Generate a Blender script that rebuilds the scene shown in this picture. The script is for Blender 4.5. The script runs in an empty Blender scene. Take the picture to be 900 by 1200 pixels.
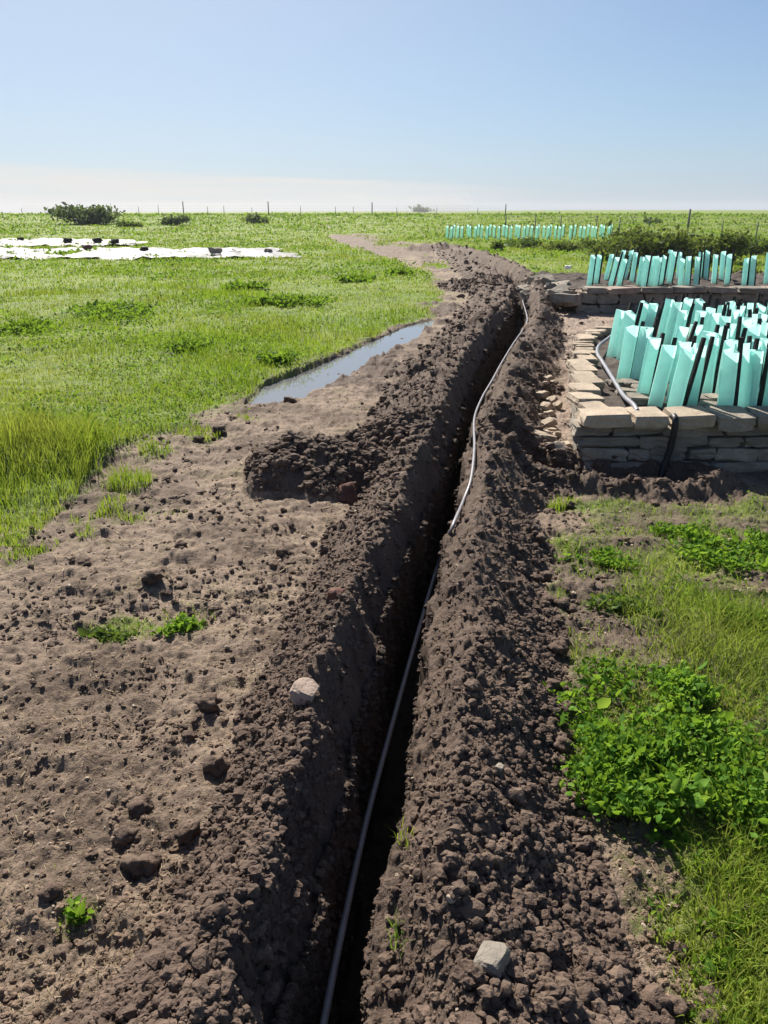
import bpy, bmesh, math, random
import numpy as np
from mathutils import Vector, Matrix, noise as mnoise
PI = math.pi
random.seed(11)
RNG = np.random.default_rng(7)
S = bpy.context.scene
COL = S.collection
# ---------------------------------------------------------------- camera
HORIZON, FPX, EYE = 246.0, 902.0, 1.6
PITCH = math.atan((600 - HORIZON) / FPX)
cam = bpy.data.cameras.new("camera")
cam.sensor_fit = 'VERTICAL'
cam.angle_y = 2 * math.atan(600 / FPX)
cam.clip_start = 0.05
cam.clip_end = 20000
camo = bpy.data.objects.new("camera", cam)
COL.objects.link(camo)
camo.location = (0, 0, EYE)
camo.rotation_euler = (PI / 2 - PITCH, 0, 0)
S.camera = camo
# ---------------------------------------------------------------- sky, sun, exposure
SUN_EL, SUN_AZ = math.radians(41), math.radians(-21)      # azimuth from +Y, positive to the right
W = bpy.data.worlds.new("World")
S.world = W
W.use_nodes = True
wt = W.node_tree
for n in list(wt.nodes):
    wt.nodes.remove(n)
def wn(t, **k):
    n = wt.nodes.new(t)
    for a, b in k.items():
        setattr(n, a, b)
    return n
def wmath(op, a, b=None, c=None, clamp=False):
    n = wn('ShaderNodeMath', operation=op, use_clamp=clamp)
    for i, v in enumerate((a, b, c)):
        if v is None:
            continue
        if isinstance(v, (int, float)):
            n.inputs[i].default_value = v
        else:
            wt.links.new(v, n.inputs[i])
    return n.outputs[0]
sky = wn('ShaderNodeTexSky', sky_type='NISHITA', sun_disc=False)
sky.sun_elevation = SUN_EL
sky.sun_rotation = SUN_AZ
sky.air_density = 1.0
sky.dust_density = 0.5
sky.ozone_density = 2.5
sky.altitude = 20
tc = wn('ShaderNodeTexCoord')
sep = wn('ShaderNodeSeparateXYZ')
wt.links.new(tc.outputs['Generated'], sep.inputs[0])
el = wmath('MULTIPLY', wmath('ARCSINE', sep.outputs[2]), 180 / PI)
az = wmath('MULTIPLY', wmath('ARCTAN2', sep.outputs[0], sep.outputs[1]), 180 / PI)
# low bank of sea cloud: its top falls from left to right, wisps lie along it
comb = wn('ShaderNodeCombineXYZ')
wt.links.new(wmath('MULTIPLY', az, 0.05), comb.inputs[0])
wt.links.new(wmath('MULTIPLY', el, 1.3), comb.inputs[1])
ns = wn('ShaderNodeTexNoise')
ns.inputs['Scale'].default_value = 1.6
ns.inputs['Detail'].default_value = 6
wt.links.new(comb.outputs[0], ns.inputs['Vector'])
wob = wmath('MULTIPLY', wmath('SUBTRACT', ns.outputs[0], 0.5), 0.5)
edge = wmath('ADD', wmath('MULTIPLY_ADD', az, -0.036, 1.93), wob)
below = wmath('DIVIDE', wmath('SUBTRACT', edge, el), 0.22, clamp=True)
fade_az = wmath('DIVIDE', wmath('SUBTRACT', 11.0, az), 13.0, clamp=True)
streak = wn('ShaderNodeMapRange')
streak.inputs['From Min'].default_value = 0.3
streak.inputs['From Max'].default_value = 0.7
streak.inputs['To Min'].default_value = 0.35
streak.inputs['To Max'].default_value = 1.0
wt.links.new(ns.outputs[0], streak.inputs['Value'])
cm = wmath('MULTIPLY', wmath('MULTIPLY', below, fade_az), streak.outputs[0])
mixc = wn('ShaderNodeMix', data_type='RGBA')
wt.links.new(cm, mixc.inputs['Factor'])
hz = wn('ShaderNodeMix', data_type='RGBA')            # pale air low over the horizon
wt.links.new(wmath('MULTIPLY', wmath('POWER', wmath('SUBTRACT', 1.0, wmath('DIVIDE', el, 28.0, clamp=True), clamp=True), 2.0), 0.55), hz.inputs['Factor'])
wt.links.new(sky.outputs[0], hz.inputs['A'])
hz.inputs['B'].default_value = (5.4, 6.8, 9.1, 1)
tint = wn('ShaderNodeMix', data_type='RGBA', blend_type='MULTIPLY')
tint.inputs['Factor'].default_value = 1.0
wt.links.new(hz.outputs['Result'], tint.inputs['A'])
tint.inputs['B'].default_value = (0.83, 0.90, 0.99, 1)
# hazy brightness of the air towards the sun
sdir = (math.sin(SUN_AZ) * math.cos(SUN_EL), math.cos(SUN_AZ) * math.cos(SUN_EL), math.sin(SUN_EL))
vd = wn('ShaderNodeVectorMath', operation='DOT_PRODUCT')
wt.links.new(tc.outputs['Generated'], vd.inputs[0])
vd.inputs[1].default_value = sdir
glow = wmath('MULTIPLY', wmath('POWER', wmath('DIVIDE', wmath('SUBTRACT', vd.outputs['Value'], 0.62), 0.38, clamp=True), 1.6), 0.75)
gmix = wn('ShaderNodeMix', data_type='RGBA')
wt.links.new(glow, gmix.inputs['Factor'])
wt.links.new(tint.outputs['Result'], gmix.inputs['A'])
gmix.inputs['B'].default_value = (7.6, 8.0, 8.6, 1)
wt.links.new(gmix.outputs['Result'], mixc.inputs['A'])
mixc.inputs['B'].default_value = (8.5, 8.4, 8.2, 1)
bg = wn('ShaderNodeBackground')
bg.inputs['Strength'].default_value = 0.050
wt.links.new(mixc.outputs['Result'], bg.inputs['Color'])
wo = wn('ShaderNodeOutputWorld')
wt.links.new(bg.outputs[0], wo.inputs['Surface'])
sl = bpy.data.lights.new("sun", 'SUN')
sl.energy = 5.0
sl.angle = math.radians(0.5)
sl.color = (1.0, 0.93, 0.82)
so = bpy.data.objects.new("sun", sl)
COL.objects.link(so)
sd = Vector((math.sin(SUN_AZ) * math.cos(SUN_EL), math.cos(SUN_AZ) * math.cos(SUN_EL), math.sin(SUN_EL)))
so.rotation_euler = sd.to_track_quat('Z', 'Y').to_euler()
S.view_settings.view_transform = 'Standard'
S.view_settings.look = 'None'
S.view_settings.exposure = 0.95
S.view_settings.gamma = 1.0
S.cycles.max_bounces = 6
S.cycles.diffuse_bounces = 3
S.cycles.transmission_bounces = 4
S.cycles.caustics_reflective = False
S.cycles.caustics_refractive = False
HAZE = 0.00035
# ---------------------------------------------------------------- numpy noise
def hsh(ix, iy, seed):
    h = (ix.astype(np.int64) * 374761393 + iy.astype(np.int64) * 668265263 + seed * 982451653) & 0xFFFFFFFF
    h = ((h ^ (h >> 13)) * 1274126177) & 0xFFFFFFFF
    h = ((h ^ (h >> 16)) * 2246822519) & 0xFFFFFFFF
    return ((h ^ (h >> 15)) & 0xFFFFFF) / float(0x1000000)
def vnoise(x, y, seed=0):
    ix, iy = np.floor(x), np.floor(y)
    fx, fy = x - ix, y - iy
    fx = fx * fx * (3 - 2 * fx)
    fy = fy * fy * (3 - 2 * fy)
    a, b = hsh(ix, iy, seed), hsh(ix + 1, iy, seed)
    c, d = hsh(ix, iy + 1, seed), hsh(ix + 1, iy + 1, seed)
    return (a + (b - a) * fx + (c - a) * fy + (a - b - c + d) * fx * fy) * 2 - 1
def fbm(x, y, octv=3, seed=0):
    s, a, t = 0, 1.0, 0
    for o in range(octv):
        s = s + a * vnoise(x * 2 ** o + 17.3 * o, y * 2 ** o - 9.1 * o, seed + o * 13)
        t += a
        a *= 0.5
    return s / t
def lumps(x, y, cell, seed, dens=1.0, squash=1.0):
    """heights of irregular half-buried lumps, one per cell at most"""
    wx = x / cell + 0.30 * vnoise(x / cell * 2.1, y / cell * 2.1, seed + 5)
    wy = y / cell + 0.30 * vnoise(x / cell * 2.1 + 31, y / cell * 2.1, seed + 6)
    ix, iy = np.floor(wx), np.floor(wy)
    out = np.zeros_like(x)
    for dx in (-1, 0, 1):
        for dy in (-1, 0, 1):
            cx, cy = ix + dx, iy + dy
            px = cx + hsh(cx, cy, seed)
            py = cy + hsh(cx, cy, seed + 1)
            k = hsh(cx, cy, seed + 2)
            r = 0.22 + 0.5 * k * k
            r = np.where(hsh(cx, cy, seed + 3) < dens, r, 0.0)
            q = r * r - (wx - px) ** 2 - (wy - py) ** 2
            out = np.maximum(out, np.sqrt(np.maximum(q, 0)))
    return out * cell * squash
def sstep(a, b, x):
    t = np.clip((x - a) / (b - a), 0, 1)
    return t * t * (3 - 2 * t)
def in_poly(x, y, poly):
    c = np.zeros(x.shape, bool)
    n = len(poly)
    for i in range(n):
        x0, y0 = poly[i]
        x1, y1 = poly[(i + 1) % n]
        if y0 == y1:
            continue
        c ^= ((y0 > y) != (y1 > y)) & (x < (x1 - x0) * (y - y0) / (y1 - y0) + x0)
    return c
# ---------------------------------------------------------------- terrain
def macro(x, y):
    r = np.hypot(x, y)
    a = np.degrees(np.arctan2(x, np.maximum(y, 1e-3)))
    coast = 230 + 70 * np.clip((a + 22) / 10, 0, 10)
    h = 0.95 * sstep(38, 105, y) + 0.5 * sstep(120, 420, y) * sstep(2, 14, a)
    return h - 9 * sstep(coast, coast + 50, r)
CP, SP = math.cos(PITCH), math.sin(PITCH)
def ray(px, py):
    a, b = (px - 450) / FPX, (600 - py) / FPX
    return np.array([a, CP + b * SP, -SP + b * CP])
def P(px, py, z):
    """point of the view ray through a photo pixel at height z"""
    d = ray(px, py)
    t = (z - EYE) / d[2]
    return np.array([d[0] * t, d[1] * t, z])
def G(px, py):
    d = ray(px, py)
    t = 0.5 * 1.004 ** np.arange(0, 1850)
    hit = EYE + d[2] * t < macro(d[0] * t, d[1] * t)
    k = int(np.argmax(hit)) if hit.any() else -1
    return np.array([d[0] * t[k], d[1] * t[k]]) if k >= 0 else np.array([d[0] * 500, d[1] * 500])
def gpoly(pts):
    return [tuple(G(*p)) for p in pts]
def curve(pts, z):
    w = [P(px, py, z)[:2] for px, py in pts]
    w.sort(key=lambda p: p[1])
    return np.array([p[1] for p in w]), np.array([p[0] for p in w])
L_TOE = curve([(60,1200),(150,1100),(215,1000),(285,860),(325,760),(345,680),(400,590),(436,490),(466,440),(516,390),(548,350),(540,325),(520,305),(505,293)], 0)
L_RIM = curve([(357,1200),(384,1060),(412,930),(430,850),(455,740),(475,680),(500,610),(525,550),(540,500),(553,450),(578,400),(602,365),(608,345),(585,322),(545,303),(520,293)], 0.04)
R_RIM = curve([(441,1200),(455,1060),(477,940),(490,840),(507,700),(527,620),(545,560),(556,500),(582,440),(607,400),(622,372),(617,345),(592,321),(548,302),(523,292)], 0.04)
R_TOE = curve([(800,1200),(745,1060),(700,960),(672,850),(655,750),(650,680),(645,600),(648,500),(655,440),(662,400),(655,360),(630,330),(590,309),(560,299),(528,290)], 0)
FIELD = gpoly([(-900,650),(0,622),(60,600),(112,575),(118,545),(205,505),(290,468),(330,446),(420,405),(500,374),(512,345),(500,320),(455,303),(410,290),(385,277)]) + [(-9,130),(-9,2000),(-2500,2000),(-2500,5)]
TRACKPOLY = gpoly([(385,277),(425,274),(470,288),(508,300),(505,300),(440,300)])
RIGHTFIELD = [tuple(G(*p)) for p in [(1900,318),(905,318),(880,322),(700,322),(655,338),(640,336),(600,308),(570,297),(530,289),(480,284),(430,274),(385,275)]] + [(-9,130),(-9,2000),(2500,2000),(2500,30)]
PUDDLE = gpoly([(292,474),(306,452),(366,429),(428,403),(478,381),(512,373),(492,394),(444,418),(404,440),(352,464),(318,474)])
GRAVEL = gpoly([(648,346),(668,326),(700,345),(730,372),(720,392),(692,410),(668,450),(655,420),(660,390)])
SANDY = gpoly([(668,440),(700,420),(700,560),(672,562),(640,556),(640,480)])
RAVG = gpoly([(640,612),(690,590),(760,575),(1400,560),(1400,1500),(820,1260),(760,1080),(705,960),(675,850),(660,750),(652,690)])
HEAPS = [(G(368,562), 0.46, 0.36, 0.20), (G(440,535), 0.30, 0.30, 0.16), (G(562,340), 0.8, 0.9, 0.13), (G(512,294), 1.3, 1.0, 0.22), (G(310,590)*0+G(322,572), 0.2, 0.18, 0.08)]
GROOVE = [G(556,534), G(600,545), G(660,559), G(720,564), G(800,566)]
# patches of bare soil / grass on the right (photo pixel, radius m, strength)
RGRASS = [(705,618,.2,.8),(820,602,.3,.85),(745,705,.2,.8),(890,775,.30,1.0),(690,600,.3,.7),(880,900,.35,.8),(780,700,.25,.7),(850,1150,.3,.5),(900,1050,.4,.65),(765,870,.42,1.0),(700,790,.2,.7),(820,930,.25,.8),(690,640,.25,.7),(730,650,.2,.8),(700,660,.42,.75),(850,640,.55,1.0),(780,620,.3,.6),(880,760,.42,1.0),(820,740,.3,.8),(760,860,.34,.5),(840,960,.3,.7),(870,1100,.28,.8),(890,1000,.25,.7),(800,1010,.15,.5),(960,1150,.4,.9),(930,900,.3,.8),(735,690,.2,.45)]
RGW = [(G(a, b), r, s) for a, b, r, s in RGRASS]
LTUFT = [(70,622,.25,.7),(125,598,.22,.75),(150,565,.22,.7),(185,535,.22,.7),(235,508,.25,.7),(275,488,.25,.7),(20,640,.25,.7),(200,600,.15,.5),(150,735,.15,.7),(215,720,.13,.6),(90,1078,.07,.6),(255,685,.08,.35),(160,600,.25,.5),(30,650,.25,.45),(340,610,.2,.25),(110,740,.12,.5),(70,1010,.1,.25)]
LTW = [(G(a, b), r, s) for a, b, r, s in LTUFT]
TG = G(25, 545)
def seg_dist(x, y, pts):
    best = np.full(x.shape, 1e9)
    for (ax, ay), (bx, by) in zip(pts[:-1], pts[1:]):
        dx, dy = bx - ax, by - ay
        t = np.clip(((x - ax) * dx + (y - ay) * dy) / (dx * dx + dy * dy), 0, 1)
        best = np.minimum(best, np.hypot(x - ax - t * dx, y - ay - t * dy))
    return best
def smask(x, y, poly, amp, seed):
    m = 0
    for k, (sc, a) in enumerate(((1.3, 1.0), (0.35, 0.45), (0.12, 0.2))):
        dx = sum(q * vnoise(x / s + 7 * k, y / s, seed + 3) for s, q in ((1.3, 1.0), (0.35, 0.5), (0.1, 0.3)))
        dy = sum(q * vnoise(x / s + 50 + 7 * k, y / s, seed + 4) for s, q in ((1.3, 1.0), (0.35, 0.5), (0.1, 0.3)))
        m = m + in_poly(x + amp * dx + 0.25 * amp * (k - 1), y + amp * dy * 1.5 + 0.3 * amp * (k - 1), poly) / 3.0
    return m
def terrain(x, y, detail=True):
    lt, lr = np.interp(y, *L_TOE), np.interp(y, *L_RIM)
    rr, rt = np.interp(y, *R_RIM), np.interp(y, *R_TOE)
    jag = 0.018 * vnoise(y / 0.09, x * 0, 91) + 0.02 * vnoise(y / 0.35, x * 0, 92)
    lr = lr + jag - 0.03
    rr = rr + 0.02 * vnoise(y / 0.11, x * 0, 93) + 0.02 * vnoise(y / 0.4, x * 0, 94)
    lt = lt + 0.10 * fbm(y / 0.45, x * 0 + 3, 2, 95)
    rt = rt + 0.10 * fbm(y / 0.45, x * 0 + 9, 2, 96)
    far = sstep(36, 30, y)
    ins = np.minimum(x - lr, rr - x)
    tr = sstep(0.0, 0.035, ins) * far * sstep(21.5, 18.5, y)
    tl = (lr - x) / np.maximum(lr - lt, 0.05)
    trr = (x - rr) / np.maximum(rt - rr, 0.05)
    Hl = (0.235 - 0.10 * sstep(9, 14, y)) * (1 + 0.35 * fbm(y / 0.6, x / 0.5, 2, 97))
    Hr = 0.21 * (1 + 0.4 * sstep(8, 14, y) + 0.30 * fbm(y / 0.5, x / 0.5, 2, 98))
    pl = np.where(tl >= 0, (0.12 + 0.88 * sstep(0, 0.115, lr - x)) * (1 - sstep(0.28, 1.02, tl)), 0)
    pr = np.where(trr >= 0, (0.30 + 0.70 * sstep(0, 0.30, trr)) * (1 - sstep(0.3, 1.0, trr)), 0)
    spl = np.where(tl >= 0, 1 - sstep(0.82, 1.12, tl), 0) * far
    spr = np.where(trr >= 0, 1 - sstep(0.82, 1.10, trr), 0) * far
    bank = (Hl * pl + Hr * pr) * far
    bank = np.where(ins > 0, 0.05, bank)
    heap = np.zeros_like(x)
    for (cx, cy), rx, ry, hh in HEAPS:
        q = ((x - cx) / rx) ** 2 + ((y - cy) / ry) ** 2 + 0.5 * fbm(x / 0.3, y / 0.3, 2, 60)
        heap = np.maximum(heap, hh * np.clip(1 - q * 0.75, 0, 1) ** 0.8)
    heapm = sstep(0.0, 0.06, heap)
    gd = seg_dist(x + 0.04 * vnoise(x / 0.2, y / 0.2, 77), y + 0.04 * vnoise(x / 0.2, y / 0.2, 78), GROOVE)
    groove = (1 - sstep(0.06, 0.15, gd)) * (x > rr + 0.02)
    gridge = np.exp(-((gd - 0.24) / 0.08) ** 2) * (x > rr + 0.1)
    strew = sstep(0.0, 0.35, fbm(x / 0.45, y / 0.7, 3, 61)) * sstep(1.5, 0.1, lt - x) * (x < lr) * sstep(3.6, 5.5, y) * far * 0.85
    spoil = np.clip(np.maximum(np.maximum(np.maximum(spl, spr), strew), np.maximum(heapm, np.maximum(groove, (1 - sstep(0.28, 0.50, gd)) * (x > rr)))), 0, 1)
    grass = np.maximum(smask(x, y, FIELD, 0.28, 40), smask(x, y, RIGHTFIELD, 0.25, 41))
    rg = 0
    for (c, r, s) in RGW + LTW:
        rg = np.maximum(rg, s * np.exp(-(((x - c[0]) ** 2 + (y - c[1]) ** 2) / (r * r))))
    rg = rg * (0.65 + 0.9 * fbm(x / 0.22, y / 0.22, 3, 44))
    ravg = smask(x, y, RAVG, 0.12, 46)
    rg = np.maximum(rg, (x < lt) * sstep(9, 15, y) * sstep(0.0, 0.5, fbm(x / 1.5, y / 3.0, 3, 45)) * (0.35 + 0.4 * sstep(16, 24, y)))
    patch = np.clip(np.maximum(rg, 0.74 * ravg * (1 + 1.4 * fbm(x / 0.3, y / 0.3, 3, 47))), 0, 1)
    grass = np.clip(np.maximum(grass * (1 - 0.0 * patch), patch) * (1 - spoil), 0, 1)
    pud = smask(x, y, PUDDLE, 0.05, 48)
    wet = np.clip(smask(x, y, [(a * 1.0, b) for a, b in PUDDLE], 0.22, 49) , 0, 1)
    wet = np.maximum(wet, 0.95 * ravg * sstep(-0.7, 0.1, fbm(x / 0.35, y / 0.35, 3, 53)))
    gravel = np.maximum(smask(x, y, GRAVEL, 0.1, 50), smask(x, y, SANDY, 0.08, 51))
    tp_ = smask(x, y, TRACKPOLY, 0.5, 52)
    wet = np.maximum(wet, 0.7 * tp_)
    gravel = np.maximum(gravel, 0.2 * tp_) * (1 - spoil)
    z = macro(x, y)
    z = z + 0.018 * fbm(x / 0.8, y / 0.8, 2, 1) * sstep(200, 20, y)
    z = z + grass * 0.05 * fbm(x / 1.7, y / 1.7, 2, 2)
    z = z + 0.10 * np.exp(-((x - TG[0]) ** 2 / 0.5 + (y - TG[1]) ** 2 / 0.25)) * grass
    z = z - 0.075 * pud
    zb = z + bank + heap - 0.30 * groove + 0.07 * gridge
    if detail:
        mudm = (1 - spoil) * (1 - pud)
        d1 = lumps(x, y, 0.11, 100, 0.35)
        d2 = lumps(x, y, 0.045, 110, 0.75)
        d3 = lumps(x, y, 0.020, 120, 0.95)
        d5 = lumps(x, y, 0.45, 150, 0.8) * sstep(8, 16, y)
        d4 = lumps(x, y, 0.20, 140, 0.45) * sstep(3.5, 6, y)
        rough = spoil * (1 - tr)
        zb = zb + rough * (0.55 * d1 * (0.3 + 0.6 * sstep(0.1, 0.6, np.maximum(tl, trr))) + 0.70 * d2 + 0.75 * d3 + 0.5 * d4 + 0.22 * d5 + 0.030 * fbm(x / 0.16, y / 0.16, 3, 4))
        rut = fbm(x / 0.35 + y / 1.2, y / 0.13, 3, 5)
        zb = zb + mudm * (0.030 * rut + 0.010 * fbm(x / 0.028, y / 0.028, 3, 9) + 0.020 * fbm(x / 0.07, y / 0.07, 3, 6) + 0.5 * d2 * sstep(0.0, 0.4, fbm(x / 0.4, y / 0.4, 2, 7)) + 0.35 * d3)
        zb = zb + gravel * 0.4 * d3
    # the cut: both walls steep, floor crumbly
    floor = -0.50 + 0.04 * fbm(x / 0.15, y / 0.3, 2, 8) + (0.5 * lumps(x, y, 0.05, 130, 0.7) if detail else 0)
    z = zb * (1 - tr) + floor * tr
    deep = sstep(0.10, -0.06, z - macro(x, y)) * (ins > -0.05)  # mask for the shade painted into the trench soil
    return z, dict(deep=deep, spoil=np.maximum(spoil, (ins > -0.06) * far), grass=grass * (1 - tr), wet=wet * (1 - spoil), gravel=gravel, tr=tr, spl=spl, spr=spr, heap=heapm, pud=pud, far=far, ins=ins, tl=tl, trr=trr)
def hz_at(x, y):
    return float(terrain(np.array([float(x)]), np.array([float(y)]), True)[0][0])
# ---------------------------------------------------------------- object helpers
def tag(o, label=None, cat=None, group=None, kind=None):
    if label: o['label'] = label
    if cat: o['category'] = cat
    if group: o['group'] = group
    if kind: o['kind'] = kind
    return o
def empty(name, loc, label, cat, group=None, rot=(0, 0, 0)):
    o = bpy.data.objects.new(name, None)
    o.empty_display_size = 0.1
    COL.objects.link(o)
    o.location = loc
    o.rotation_euler = rot
    return tag(o, label, cat, group)
def link_mesh(name, me, mat=None, parent=None):
    if mat and not me.materials:
        me.materials.append(mat)
    o = bpy.data.objects.new(name, me)
    COL.objects.link(o)
    if parent: o.parent = parent
    return o
def mesh_np(name, v, faces_list, attrs=None, smooth=True):
    """v (N,3); faces_list: list of (M,k) index arrays"""
    me = bpy.data.meshes.new(name)
    me.vertices.add(len(v))
    me.vertices.foreach_set('co', np.ascontiguousarray(v, np.float32).ravel())
    tot = sum(f.size for f in faces_list)
    nf = sum(len(f) for f in faces_list)
    me.loops.add(tot)
    me.loops.foreach_set('vertex_index', np.concatenate([f.ravel() for f in faces_list]).astype(np.int32))
    st, k = [], 0
    for f in faces_list:
        st.append(k + np.arange(len(f)) * f.shape[1])
        k += f.size
    me.polygons.add(nf)
    me.polygons.foreach_set('loop_start', np.concatenate(st).astype(np.int32))
    me.polygons.foreach_set('use_smooth', np.full(nf, smooth, bool))
    for an, av in (attrs or {}).items():
        a = me.attributes.new(an, 'FLOAT', 'POINT')
        a.data.foreach_set('value', np.ascontiguousarray(av, np.float32))
    me.update(calc_edges=True)
    return me
def bm_mesh(name, bm, smooth=False):
    me = bpy.data.meshes.new(name)
    for f in bm.faces: f.smooth = smooth
    bm.to_mesh(me)
    bm.free()
    return me
def tube(pts, rad, seg=8, flat=1.0):
    pts = [Vector(p) for p in pts]
    v, f = [], []
    rads = rad if hasattr(rad, '__len__') else [rad] * len(pts)
    for i, p in enumerate(pts):
        t = (pts[min(i + 1, len(pts) - 1)] - pts[max(i - 1, 0)]).normalized()
        u = t.cross(Vector((0, 0, 1)))
        if u.length < 1e-3: u = t.cross(Vector((1, 0, 0)))
        u.normalize()
        w = u.cross(t).normalized()
        for k in range(seg):
            a = 2 * PI * k / seg
            v.append(p + (u * math.cos(a) + w * math.sin(a) * flat) * rads[i])
    for i in range(len(pts) - 1):
        for k in range(seg):
            f.append((i * seg + k, i * seg + (k + 1) % seg, (i + 1) * seg + (k + 1) % seg, (i + 1) * seg + k))
    f.append(tuple(range(seg))[::-1])
    f.append(tuple(range((len(pts) - 1) * seg, len(pts) * seg)))
    return v, f
def py_mesh(name, v, f, smooth=True):
    me = bpy.data.meshes.new(name)
    me.from_pydata([tuple(p) for p in v], [], f)
    me.polygons.foreach_set('use_smooth', [smooth] * len(me.polygons))
    me.update()
    return me
def smooth_path(pts, n=8):
    pts = [np.array(p, float) for p in pts]
    out = []
    for i in range(len(pts) - 1):
        p0, p1, p2, p3 = pts[max(i - 1, 0)], pts[i], pts[i + 1], pts[min(i + 2, len(pts) - 1)]
        for k in range(n):
            t = k / n
            out.append(0.5 * (2 * p1 + (p2 - p0) * t + (2 * p0 - 5 * p1 + 4 * p2 - p3) * t * t + (3 * p1 - p0 - 3 * p2 + p3) * t ** 3))
    out.append(pts[-1])
    return out
# ---------------------------------------------------------------- materials
class NT:
    def __init__(self, name):
        self.m = bpy.data.materials.new(name)
        self.m.use_nodes = True
        self.t = self.m.node_tree
        self.t.nodes.clear()
        self.out = self.t.nodes.new('ShaderNodeOutputMaterial')
    def n(self, t, inp=None, **k):
        n = self.t.nodes.new(t)
        for a, b in k.items(): setattr(n, a, b)
        for a, b in (inp or {}).items():
            s = n.inputs[a]
            if hasattr(b, 'is_output'): self.t.links.new(b, s)
            else: s.default_value = b
        return n
    def noise(self, scale, detail=4, rough=0.6, vec=None):
        n = self.n('ShaderNodeTexNoise', {'Scale': scale, 'Detail': detail, 'Roughness': rough})
        if vec is None: vec = self.pos()
        self.t.links.new(vec, n.inputs['Vector'])
        return n.outputs[0]
    def pos(self):
        if not hasattr(self, '_p'):
            self._p = self.n('ShaderNodeNewGeometry').outputs['Position']
        return self._p
    def obj(self):
        return self.n('ShaderNodeTexCoord').outputs['Object']
    def attr(self, a):
        return self.n('ShaderNodeAttribute', attribute_name=a).outputs['Fac']
    def rng(self, v, a, b, c=0.0, d=1.0):
        return self.n('ShaderNodeMapRange', {'Value': v, 'From Min': a, 'From Max': b, 'To Min': c, 'To Max': d}).outputs[0]
    def mul(self, a, b, op='MULTIPLY'):
        n = self.n('ShaderNodeMath', operation=op)
        for i, v in enumerate((a, b)):
            if hasattr(v, 'is_output'): self.t.links.new(v, n.inputs[i])
            else: n.inputs[i].default_value = v
        return n.outputs[0]
    def mix(self, f, a, b):
        n = self.n('ShaderNodeMix', data_type='RGBA')
        for s, v in (('Factor', f), ('A', a), ('B', b)):
            if hasattr(v, 'is_output'): self.t.links.new(v, n.inputs[s])
            elif s == 'Factor': n.inputs[s].default_value = v
            else: n.inputs[s].default_value = tuple(v) + (1,) if len(v) == 3 else v
        return n.outputs['Result']
    def bump(self, h, strength=0.5, dist=0.01):
        return self.n('ShaderNodeBump', {'Height': h, 'Strength': strength, 'Distance': dist}).outputs[0]
    def bsdf(self, color, rough=0.8, spec=0.3, normal=None, **k):
        b = self.n('ShaderNodeBsdfPrincipled', {'Roughness': rough, 'Specular IOR Level': spec})
        if hasattr(color, 'is_output'): self.t.links.new(color, b.inputs['Base Color'])
        else: b.inputs['Base Color'].default_value = tuple(color) + (1,)
        if normal is not None: self.t.links.new(normal, b.inputs['Normal'])
        for a, v in k.items(): b.inputs[a.replace('_', ' ')].default_value = v
        return b.outputs[0]
    def end(self, s):
        self.t.links.new(s, self.out.inputs['Surface'])
        return self.m
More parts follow.
